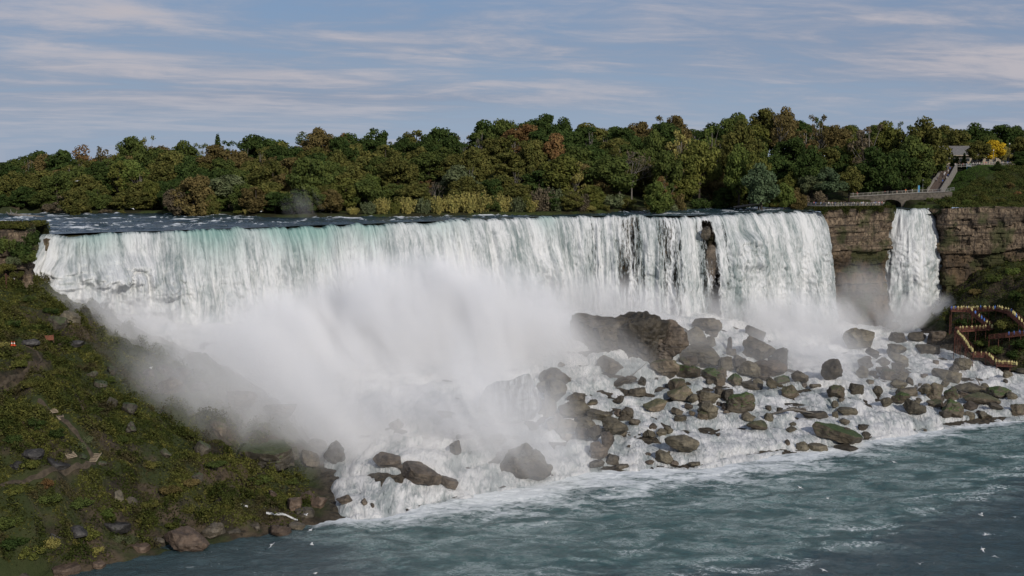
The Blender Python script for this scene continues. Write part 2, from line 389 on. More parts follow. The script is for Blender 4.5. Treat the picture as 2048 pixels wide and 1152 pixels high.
col = t.mix(t.map(t.math('SUBTRACT', thin, t.math('MULTIPLY', t.attr('lee'), .065)), .40, .53), (.38, .415, .41), (.79, .785, .77))
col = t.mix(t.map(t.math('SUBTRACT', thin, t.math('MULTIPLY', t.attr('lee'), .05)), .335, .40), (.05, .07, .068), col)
hgt = t.math('ADD', n2, t.math('MULTIPLY', n3, .4))
M['whitewater'] = t.out(t.bsdf(col, .55, t.bump(hgt, 1., 1.3), .3))
keep = (W > -3) & (base > -4)
Fq = gridf(len(rx), len(ry)); Fq = Fq[keep[Fq].all(1)]
used = np.unique(Fq); remap = np.full(len(X), -1); remap[used] = np.arange(len(used))
RAP_V = np.stack([X, Y, zr], -1)[used]; RAP = mk('rapids_water', RAP_V, remap[Fq], M['whitewater'], attrs={'lee': np.zeros(len(used))}); tag(RAP, kind='structure')
# ================================================================== crest, falls
CREST = [(80, 471), (130, 467), (200, 465), (280, 462.5), (350, 461), (420, 459), (500, 456), (560, 453.5), (640, 450), (720, 448), (800, 445.5), (900, 441.5), (1000, 438),
         (1080, 434.5), (1150, 432.5), (1250, 432), (1340, 432), (1410, 431), (1440, 430), (1500, 428), (1560, 425), (1620, 422.5), (1646, 423)]
cw = np.array([at_z(x, y, 55)[:2] for x, y in CREST])
def resample(P, step):
    d = np.r_[0, np.cumsum(np.hypot(*np.diff(P, axis=0).T))]; n = int(d[-1] / step) + 1; u = np.linspace(0, d[-1], n)
    return u, np.stack([np.interp(u, d, P[:, 0]), np.interp(u, d, P[:, 1])], -1)
def smooth_line(P, k):
    w = np.ones(2 * k + 1) / (2 * k + 1); Q = np.pad(P, ((k, k), (0, 0)), mode='edge')
    return np.stack([np.convolve(Q[:, i], w, 'valid') for i in (0, 1)], -1)
def fall(name, P, step, zbase, px_feats, seed, label, wiggle=2.2, ztop=55., v0=3.2, flare=None):
    u, L = resample(P, step); L0 = smooth_line(L, int(4 / step))
    T = np.gradient(L0, axis=0); T /= np.linalg.norm(T, axis=1)[:, None]; T = smooth_line(T, int(8 / step)); T /= np.linalg.norm(T, axis=1)[:, None]
    Nn = np.stack([T[:, 1], -T[:, 0]], -1)                      # towards the gorge
    if flare:
        for s0, tgt in ((0., flare[0]), (u[-1], flare[1])):
            k_ = np.exp(-((u - s0) / 11.) ** 2)[:, None]; Nn = Nn * (1 - k_) + np.array(tgt)[None] * k_
        Nn /= np.linalg.norm(Nn, axis=1)[:, None]
    wig = fbm(u / 7, u * 0 + seed, None, 4, seed) * wiggle
    wig *= smooth(0, 3, u) * smooth(u[-1], u[-1] - 3, u)
    L = L0 + Nn * wig[:, None]
    zb = np.interp(u / u[-1], *zbase)
    zl = ztop + fbm(u / 2.6, u * 0, None, 4, seed + 5) * .75 - .5 * smooth(.15, .5, fbm(u / 11, u * 0, None, 3, seed + 6))     # the lip is not level
    tt = np.concatenate([[-.35, -.2, -.1], np.linspace(0, 1, 150) ** .8])
    nT = len(tt)
    tmax = np.sqrt(2 * (ztop - zb + 4) / 9.8)
    Tm = np.where(tt[None] < 0, tt[None], tt[None] * tmax[:, None])
    vel = v0 * (1 + .25 * fbm(u / 5, u * 0 + 3, None, 3, seed + 9))
    drop = np.where(Tm > 0, 4.9 * Tm ** 2, 0)
    U = np.repeat(u[:, None], nT, 1)
    fwd = vel[:, None] * Tm
    dfac = smooth(0, 5, drop)
    big = 1 - 2 * np.abs(vn(U / 4.2, drop / 40, None, seed + 1)); med = 1 - 2 * np.abs(vn(U / 1.5 + .15 * vn(U / 3, drop / 7, None, 2), drop / 16, None, seed + 2))
    fine = fbm(U / .55, drop / 4.5, None, 3, seed + 3); puff = billow(U / 2.6, drop / 3.2 - 2 * big, None, 3, seed + 4)
    fwd = fwd + dfac * (.95 * big + .6 * med + .25 * fine) + smooth(4, 22, drop) * puff * 2.2
    px, _ = proj(np.c_[L, np.full(len(L), ztop)])
    thin = np.zeros(len(u)); green = np.zeros(len(u)); dark = np.zeros(len(u))
    for kind, c_, w_, a_ in px_feats:
        e = a_ * np.exp(-((px - c_) / w_) ** 2)
        if kind == 'thin': thin = np.maximum(thin, e)
        if kind == 'green': green = np.maximum(green, e)
        if kind == 'gap': dark = np.maximum(dark, e)
    for kind, c_, w_, a_ in px_feats:
        if isinstance(kind, tuple):                                # a burst of spray that the water throws forward off a ledge
            d0, dw = kind
            e = np.exp(-(((px - c_) / w_) ** 2))[:, None] * smooth(d0, d0 + 7, drop) * np.exp(-(np.maximum(drop - d0 - 6, 0) / dw) ** 2)
            bl = billow(U / 4.5, drop / 4.2, None, 4, seed + 31)
            fwd = fwd + e * a_ * (.6 + 1.3 * bl)
    Xv = L[:, None, 0] + Nn[:, None, 0] * fwd; Yv = L[:, None, 1] + Nn[:, None, 1] * fwd; Zv = zl[:, None] - drop + np.where(tt[None] < 0, .05, 0)
    gap = np.repeat(dark[:, None], nT, 1) * smooth(0, 2, drop)
    o = mk(name, np.stack([Xv, Yv, Zv], -1).reshape(-1, 3), gridf(len(u), nT), M['fall'],
           attrs={'along': U, 'drop': drop, 'thin': np.repeat(thin[:, None], nT, 1), 'green': np.repeat(green[:, None], nT, 1), 'gap': gap})
    tag(o, label, 'waterfall'); return L, Nn, u
t = NT('falling_water')
al, dr, th, gr, gp = (t.attr(k) for k in ('along', 'drop', 'thin', 'green', 'gap'))
wob = t.math('MULTIPLY', t.math('SUBTRACT', t.noise(t.comb(t.math('MULTIPLY', al, .25), t.math('MULTIPLY', dr, .12), 0.), 1., 3), .5), 2.4)
a2 = t.math('ADD', al, wob)
n1 = t.noise(t.comb(t.math('MULTIPLY', a2, .28), t.math('MULTIPLY', dr, .022), 0.), 1., 4, .6)
n2 = t.noise(t.comb(t.math('MULTIPLY', a2, 1.1), t.math('MULTIPLY', dr, .07), 3.), 1., 5, .65)
n3 = t.noise(t.comb(t.math('MULTIPLY', al, 2.6), t.math('MULTIPLY', dr, .55), 7.), 1., 5, .7)
n0 = t.noise(t.comb(t.math('MULTIPLY', a2, .10), t.math('MULTIPLY', dr, .03), 11.), 1., 3, .6)
n4 = t.noise(t.comb(t.math('MULTIPLY', a2, .9), t.math('MULTIPLY', dr, .35), 5.), 1., 5, .7, .8)
m = t.math('ADD', t.math('ADD', t.math('MULTIPLY', n0, .28), t.math('MULTIPLY', n1, .24)), t.math('ADD', t.math('MULTIPLY', n2, .20), t.math('ADD', t.math('MULTIPLY', n3, .10), t.math('MULTIPLY', n4, .20))))
g = t.math('MULTIPLY', t.math('POWER', 2.718, t.math('MULTIPLY', dr, -.085)), t.math('ADD', .22, gr))
g = t.map(t.math('ADD', g, t.math('MULTIPLY', t.math('SUBTRACT', m, .5), 1.6)), .25, 1.0)
white = t.mix(t.map(m, .415, .575), (.19, .235, .23), (.70, .705, .70))
col = t.mix(t.math('MULTIPLY', g, .92), white, t.mix(t.map(n2, .35, .65), (.10, .235, .205), (.30, .46, .41)))
lipf = t.map(dr, 0., .7, 1., 0.)
col = t.mix(t.math('MULTIPLY', lipf, t.map(n2, .4, .55, 1., .15)), col, (.03, .07, .075))
# thin water breaks into strands with real gaps between them
cov = t.math('ADD', t.math('MULTIPLY', th, .265), t.math('MULTIPLY', gp, .34))
ma = t.math('ADD', t.math('MULTIPLY', m, .5), t.math('ADD', t.math('MULTIPLY', n2, .28), t.math('MULTIPLY', n3, .22)))
alpha = t.map(t.math('SUBTRACT', ma, cov), .205, .305)
alpha = t.math('MAXIMUM', alpha, t.map(dr, .2, 1.5, 1., 0.))
alpha = t.math('MAXIMUM', alpha, t.map(t.math('ADD', th, gp), .02, .1, 1., 0.))
sb = t.bsdf(col, .6, t.bump(t.math('ADD', t.math('MULTIPLY', n3, .5), n2), 1., .7), .2)
tr = t.n('ShaderNodeBsdfTransparent').outputs[0]
M['fall'] = t.out(t.n('ShaderNodeMixShader', {0: alpha, 1: tr, 2: sb}).outputs[0])
mainL, mainN, mainU = fall('waterfall', cw, .22, ([0, .15, .35, .55, .8, 1.], [20, 22, 21, 21, 17, 12]),
    [('green', 420, 90, .75), ('green', 600, 110, .8), ('green', 730, 60, .6), ('green', 190, 70, .5), ('green', 880, 80, .35), ('green', 1090, 30, .45),
     ('thin', 1180, 50, .75), ('thin', 1255, 55, .95), ('thin', 1335, 45, .9), ('thin', 1388, 22, .7), ('thin', 860, 30, .15), ('thin', 960, 50, .2),
     ('gap', 1409, 12, .80), ('gap', 1434, 15, .58), ((4.5, 13), 205, 95, 8.5), ((9, 10), 330, 45, 5.), ((4.5, 14), 1475, 28, 4.5), ((16, 14), 800, 110, 4.), ((10, 12), 1070, 40, 3.)],
    101, 'wide white curtain of falling water stretching across the gorge, green near its lip', flare=((-.42, -.9), (.62, -.78)))
bcrest = np.array([at_z(x, y, 55)[:2] for x, y in [(1781, 417.5), (1800, 418.5), (1830, 419), (1855, 418), (1871, 416.5)]])
bridalL, bridalN, bridalU = fall('waterfall', bcrest, .2, ([0, 1.], [10, 10]), [('thin', 1800, 16, .35), ('green', 1810, 14, .2)], 151,
    'narrow white waterfall dropping between two brown cliffs', .5, v0=2.3)
# ================================================================== upper river
ext = np.vstack([[(-420, 338), (-300, 336), (-180, 331), (-140, 327.5)], mainL[::3], [(mainL[-1][0] + 6, mainL[-1][1] + 2)]])
cxs = np.arange(-400, 120, .8); cys = np.interp(cxs, ext[:, 0], ext[:, 1])
ww_ = np.r_[np.arange(.3, 40, .8), np.geomspace(41, 330, 130)]
UX = np.repeat(cxs[:, None], len(ww_), 1); UY = cys[:, None] + ww_[None]
X, Y = UX.ravel(), UY.ravel(); Wd = np.repeat(ww_[None], len(cxs), 0).ravel()
ridge = 1 - np.abs(vn(X / 9, Y / 5.5, None, 201)) * 2; ridge2 = 1 - np.abs(vn(X / 3.5, Y / 2.2, None, 203)) * 2
zz = 54.98 + (np.maximum(ridge, 0) ** 3 * .55 + np.maximum(ridge2, 0) ** 2 * .22 + fbm(X / 1.5, Y / 1.2, None, 2, 205) * .1) * smooth(.5, 7, Wd) + np.minimum(Wd, 150) * .004
crestm = np.clip(np.maximum(ridge, 0) ** 3 * .9 + np.maximum(ridge2, 0) ** 3 * .35, 0, 1)
t = NT('upper_river'); p = t.pos(); s = t.sep(p)
pw = t.comb(t.math('MULTIPLY', s[0], .45), s[1], s[2])
n1 = t.noise(pw, .14, 5, .6, .8); n2 = t.noise(pw, .8, 5, .65, 1.); n3 = t.noise(pw, 2.5, 3, .6)
ca = t.attr('crest'); wd = t.attr('upstream')
f = t.math('ADD', t.math('MULTIPLY', ca, .55), t.math('ADD', t.math('MULTIPLY', t.math('SUBTRACT', n2, .5), 1.1), t.math('MULTIPLY', t.math('SUBTRACT', n1, .5), 1.3)))
foam = t.math('MULTIPLY', t.map(f, .30, .58), t.map(wd, 3., 12., .12, .95))
col = t.mix(t.map(n1, .3, .7), (.016, .034, .044), (.035, .065, .075))
col = t.mix(foam, col, (.75, .78, .79))
M['upper_water'] = t.out(t.bsdf(col, t.math('ADD', .22, t.math('MULTIPLY', foam, .5)), t.bump(t.math('ADD', t.math('MULTIPLY', n2, .5), t.math('MULTIPLY', n3, .3)), .8, .4), .35))
tag(mk('upper_water', np.stack([X, Y, zz], -1), gridf(len(cxs), len(ww_)), M['upper_water'], attrs={'crest': crestm, 'upstream': Wd}), kind='structure')
bx = bridalL[::4]; wv = np.arange(.2, 60, 1.)
BXg = np.repeat(bx[:, 0][:, None], len(wv), 1); BYg = bx[:, 1][:, None] + wv[None]
tag(mk('channel_water', np.stack([BXg, BYg, 54.98 + fbm(BXg / 2, BYg / 2, None, 3, 207) * .15], -1).reshape(-1, 3), gridf(len(bx), len(wv)), M['upper_water'],
       attrs={'crest': np.zeros(BXg.size), 'upstream': np.repeat(wv[None], len(bx), 0)}), kind='structure')
# ================================================================== cliffs
plan = [(-330, 326), (-230, 324), (-150, 313), (-134, 310), (-125.5, 311), (-127.5, 317), (-130.5, 326)]
off = mainL + (-mainN) * 1.6
plan += [tuple(q) for q in off[::18]]
plan += [(117.2, 451.5), (122, 452.5), (128, 455), (135, 456.5), (142, 459), (145.8, 460.5), (146.6, 469.5)]
plan += [tuple(q + np.array([0, 1.8])) for q in bridalL[4::12]]
plan += [(167, 469.5), (168, 464), (176, 462), (190, 460), (205, 455), (220, 452), (260, 440), (330, 430)]
plan = np.array(plan)
u, L = resample(plan, .5); Ls = smooth_line(L, 2)
T = np.gradient(Ls, axis=0); T /= np.linalg.norm(T, axis=1)[:, None] + 1e-9; T = smooth_line(T, 4); Nc = np.stack([T[:, 1], -T[:, 0]], -1)
topz = np.interp(Ls[:, 0], [-200, -130, -125, -120, 110, 116, 119, 145, 147, 166, 168, 180, 230], [57.8, 57.6, 57, 54.4, 54.4, 54.4, 56., 56., 54.5, 54.5, 55.6, 56.4, 57])
nv = 105; vv = np.linspace(0, 1, nv)
topz = topz + fbm(Ls[:, 0] / 5, Ls[:, 1] / 5, None, 3, 220) * .5; Zc = 2 + (topz[:, None] - 2) * vv[None]; U = np.repeat(u[:, None], nv, 1)
Zq = Zc + fbm(U / 9, Zc / 7, None, 3, 213) * 1.6; layer = np.floor(Zq / 2.1 + vn(U / 30, Zc * 0, None, 211) * .5 + vn(Zq / 3.1, Zc * 0, None, 214) * .8)
ledge = _h(layer.astype(np.int64), np.zeros_like(layer, np.int64), np.zeros_like(layer, np.int64), 5)
blk = _h(np.floor(U / 2.9 + ledge * 3 + fbm(U / 3.5, Zc / 9, None, 3, 212) * 1.3).astype(np.int64), layer.astype(np.int64), np.zeros_like(layer, np.int64), 9)
under = smooth(40, 34, Zc)       # the soft shale under the cap recedes
depth = ledge * .7 + blk * .55 + fbm(U / 5, Zc / 5, None, 5, 215) * 2.0 - under * 1.6 + smooth(24, 8, Zc) * (5 + 3 * fbm(U / 6, Zc / 9, None, 4, 218)) + fbm(U / 14, Zc / 18, None, 3, 217) * 1.6
topz = np.where((Ls[:, 1] > 321) & (Ls[:, 0] > -132) & (Ls[:, 0] < 116), 54.3, topz); Zc = 2 + (topz[:, None] - 2) * vv[None]
behind = ((Ls[:, 0] > -126) & (Ls[:, 0] < 116.5)) | ((Ls[:, 0] > 147) & (Ls[:, 0] < 166.5))
depth = np.where(behind[:, None], np.minimum(depth * .6 - .8, .6) * smooth(0, 2, topz[:, None] - Zc), depth)
Pv = np.stack([Ls[:, None, 0] + Nc[:, None, 0] * depth, Ls[:, None, 1] + Nc[:, None, 1] * depth, Zc], -1)
t = NT('cliff_rock'); p = t.pos(); s = t.sep(p)
ly = t.noise(t.comb(t.math('MULTIPLY', s[0], .03), t.math('MULTIPLY', s[1], .03), t.math('MULTIPLY', s[2], .9)), 1., 5, .65, .3)
n1 = t.noise(p, .16, 5, .6, .4); n2 = t.noise(t.comb(s[0], s[1], t.math('MULTIPLY', s[2], .5)), 1.1, 5, .65); vt = t.noise(t.comb(t.math('MULTIPLY', s[0], .5), t.math('MULTIPLY', s[1], .5), t.math('MULTIPLY', s[2], .05)), 1., 4, .6)
cap = t.mix(t.map(n2, .38, .62), (.078, .057, .040), (.27, .205, .138))
cap = t.mix(t.map(t.math('ADD', t.math('MULTIPLY', ly, .6), t.math('MULTIPLY', n2, .4)), .49, .58, 0, .85), cap, (.035, .03, .025))
shale = t.mix(t.map(n1, .35, .65), (.055, .04, .026), (.15, .105, .062))
shale = t.mix(t.map(n2, .5, .68, 0, .7), shale, (.04, .03, .022))
col = t.mix(t.map(t.math('ADD', s[2], t.math('MULTIPLY', t.math('SUBTRACT', n1, .5), 9.)), 37, 42), shale, cap)
col = t.mix(t.map(vt, .52, .64, 0, .6), col, (.045, .037, .03))
col = t.mix(t.map(t.noise(p, .09, 4, .6), .50, .62, 0, .75), col, (.045, .055, .018))
M['cliff'] = t.out(t.bsdf(col, .85, t.bump(t.math('ADD', ly, n2), 1., .8), .2))
tag(mk('cliff_terrain', Pv.reshape(-1, 3), gridf(len(u), nv), M['cliff'], smooth_=False), kind='structure')
# ================================================================== land above the falls
SHR = [(-600, 428), (-200, 428), (0, 428), (100, 428.5), (300, 428.5), (420, 431.5), (560, 436), (700, 435), (830, 434), (1000, 430.5), (1170, 428.5), (1240, 424), (1330, 421), (1400, 418.5), (1500, 415), (1560, 414.5), (1625, 420.5)]
sw = np.array([at_z(x, y, 55.2)[:2] for x, y in SHR])
sw = np.vstack([sw, [(116, 452.2), (122, 454), (128, 456.5), (142, 460.5), (147, 462)]])
def shore_up(x): return np.interp(x, sw[:, 0], sw[:, 1])
SKY = [(-200, 330), (0, 325), (60, 316), (150, 302), (250, 282), (330, 292), (430, 280), (550, 276), (620, 264), (700, 266), (800, 260), (950, 250), (1030, 236), (1080, 232), (1200, 240), (1320, 233),
       (1450, 236), (1550, 226), (1640, 230), (1750, 238), (1850, 236), (1920, 246), (2000, 250), (2200, 262)]
hx = []; hz = []
for a_, b_ in SKY:
    q = at_Y(a_, b_, 535 if a_ > 300 else 515); hx.append(q[0]); hz.append(q[2] - 20)
def ground_up(x, y):
    x = np.asarray(x, float); y = np.asarray(y, float)
    sh = shore_up(x); d = y - sh
    top = np.maximum(np.interp(x, hx, hz), 56.5)
    wood = 53 + 3.2 * smooth(-1.5, 2.5, d) + (top - 56.2) * smooth(6, 95, d)
    # goat-island side: lawn hill to the right of the stairway
    cl = np.interp(x, [166, 180, 205, 230, 330], [468, 463, 458, 452, 432])
    e = y - cl
    right = 56 + 4.2 * smooth(0, 22, e) + 11.2 * smooth(20, 58, e)
    k = smooth(168, 184, x + (y - 480) * -.45)
    chan = smooth(147.5, 145.5, x) + smooth(165.8, 168, x); chan = np.where(y > 474, np.maximum(chan, smooth(157.5, 160, x)), chan); chan = np.where(y < 500, np.clip(chan, 0, 1), np.clip(chan + smooth(500, 512, y), 0, 1))
    g = np.where(x > 147, wood * (1 - k) + right * k, wood)
    g = np.where(x > 120, 53.2 + (g - 53.2) * chan, g)
    left = smooth(332, 327, y) * smooth(-124, -126, x)          # grassy cliff top at the left end
    g = np.where(y < 336, 52 + (5.9 + fbm(x / 5, y / 5, None, 3, 219) * .5) * left, g)
    return g
ux = np.r_[-900, -700, -500, np.arange(-400, 300, 1.5), 320, 400, 500, 700, 900]; uy = np.r_[np.arange(306, 600, 1.5), 620, 660, 720, 800, 1000, 1400, 2200]
UXg, UYg = np.meshgrid(ux, uy, indexing='ij'); UZ = ground_up(UXg, UYg) + fbm(UXg / 6, UYg / 6, None, 3, 221) * .35
clipY = np.interp(UXg, np.r_[-330, -230, -150, -134, -126.5, -125.5], np.r_[326.5, 324.5, 313.6, 310.8, 312, 336])
front_edge = np.interp(UXg, np.r_[-130, mainL[::20, 0], 118, 147, 167, 180, 205, 230, 330], np.r_[312, mainL[::20, 1] + 3, 453, 471, 466, 462.5, 457, 452.5, 431])
edge = np.where(UXg < -125.5, clipY, front_edge)
okv = (UYg >= edge - .1).ravel()
Fq = gridf(len(ux), len(uy)); Fq = Fq[okv[Fq].all(1)]
t = NT('island_soil'); p = t.pos(); n1 = t.noise(p, .12, 5, .6, .4); n2 = t.noise(p, 1.3, 4, .65)
col = t.mix(t.map(n1, .38, .62), (.03, .028, .014), (.045, .06, .018)); col = t.mix(t.map(n2, .45, .7, 0, .7), col, (.02, .02, .01))
M['island'] = t.out(t.bsdf(col, .95, t.bump(n2, 1., .5), .1))
tag(mk('island_terrain', np.stack([UXg, UYg, UZ], -1).reshape(-1, 3), Fq, M['island']), kind='structure')
# ================================================================== boulders
import bmesh
_ico = {}
def ico(n):
    if n not in _ico:
        bm = bmesh.new(); bmesh.ops.create_icosphere(bm, subdivisions=n, radius=1.)
        _ico[n] = (np.array([v.co[:] for v in bm.verts]), np.array([[v.index for v in f.verts] for f in bm.faces])); bm.free()
    return _ico[n]
def rock_mesh(shape, seed, sub, dims, tilt=0.):
    """a stone cut by random planes, roughened; dims = half sizes in metres"""
    D, Fc = ico(sub); rg = np.random.default_rng(seed)
    if shape == 'x':
        N_ = np.array([(1,0,0),(-1,0,0),(0,1,0),(0,-1,0),(0,0,1),(0,0,-1)], float) + rg.normal(0, .14, (6, 3)); hh = rg.uniform(.72, .88, 6)
    elif shape == 's':
        N_ = np.vstack([np.array([(0,0,1),(0,0,-1)], float) + rg.normal(0, .12, (2, 3)), rg.normal(0, 1, (9, 3)) * (1, 1, .35)]); hh = np.r_[.55, .6, rg.uniform(.7, .95, 9)]
    elif shape == 'o':
        N_ = rg.normal(0, 1, (14, 3)); hh = rg.uniform(.70, .95, 14)
    elif shape == 'p':   # peaked
        N_ = np.vstack([np.array([(.75,-.3,.6),(-.7,-.35,.6),(.1,-.8,.45),(0,.8,.6),(-.3,-.6,.5)]) + rg.normal(0, .12, (5, 3)), rg.normal(0, 1, (5, 3)) * (1, 1, .2)]); hh = np.r_[rg.uniform(.5, .66, 5), rg.uniform(.75, .95, 5)]
    else:
        N_ = rg.normal(0, 1, (10, 3)); hh = rg.uniform(.52, .88, 10)
    N_ = N_ / np.linalg.norm(N_, axis=1)[:, None]
    dn = D @ N_.T; r = np.where(dn > .08, hh[None] / np.maximum(dn, .08), 9.)
    k = 30. if shape in 'o' else 95.
    r = -np.log(np.exp(-k * np.minimum(r, 1.6)).sum(1) + np.exp(-k * 1.15)) / k
    P = D * r[:, None]
    ext = np.abs(P).max(0); P = P / ext * np.array(dims)
    s = max(dims); q = P / s; o = seed * 3.7
    n = fbm(q[:, 0] * 2.2 + o, q[:, 1] * 2.2, q[:, 2] * 2.2, 4, 5) * .16 - np.abs(fbm(q[:, 0] * 4 + o, q[:, 1] * 4, q[:, 2] * 8, 3, 8)) * .16
    P = P + D * (n * min(dims) * 1.15)[:, None]
    if tilt: c, s_ = math.cos(tilt), math.sin(tilt); P = np.stack([P[:, 0] * c + P[:, 2] * s_, P[:, 1], -P[:, 0] * s_ + P[:, 2] * c], -1)
    return P, Fc
RM = {'b': 'boulder', 'd': 'boulder_dark', 'r': 'boulder_red', 'm': 'boulder_moss', 't': 'boulder_bit', 'k': 'black_rock', 'w': 'wetrock', 'v': 'veil', 'n': 'bank_rock'}
t = NT('veiled_rock'); p = t.pos(); s = t.sep(p)
n1 = t.noise(t.comb(t.math('MULTIPLY', s[0], 1.3), t.math('MULTIPLY', s[1], .5), t.math('MULTIPLY', s[2], .10)), 1., 6, .65, .3)
c = t.mix(t.map(n1, .40, .68), (.10, .10, .095), (.40, .41, .41))
M['veil'] = t.out(t.bsdf(c, .5, t.bump(n1, .8, .4), .3))
ROCKS = []
def rock(px, py, w, h, code, label, tilt=0., name='boulder', group=None, Yoff=0., deep=.8):
    """px, py = middle of the stone in the photograph; w, h = its size there in pixels; code = material + shape"""
    base = hit_low(px, py + h * .42); Y = base[1] + Yoff; sc_ = Y / F
    W_, H_ = w * sc_, h * sc_ * 1.04
    a = abs(tilt); hw, hh_ = W_ / 2, H_ / 2
    if a: # keep the outline inside w x h
        f = min(1., hw / (hw * math.cos(a) + hh_ * math.sin(a)) * 1.08); hh_ = max(hh_ - hw * math.sin(a) * .6, hh_ * .45)
        hw *= f
    seed = len(ROCKS) + 3
    P, Fc = rock_mesh(code[1], seed, 5 if w > 70 else 4 if w > 20 else 3, (hw * 1.04, max(hw, hh_) * deep, hh_ * 1.15), tilt)
    dY = hw * deep * .45; kf = (Y + dY) / Y; ctr = at_Y(px, py, Y + dY); P = P * kf
    o = mk(name, P, Fc, M[RM[code[0]]], smooth_=True); o.data.set_sharp_from_angle(angle=R(17))
    o.location = ctr; o.rotation_euler = (0, 0, 0)
    if code[1] in 'x': o.rotation_euler = (0, 0, .35)
    tag(o, label, 'rock', group); ROCKS.append(o); return o
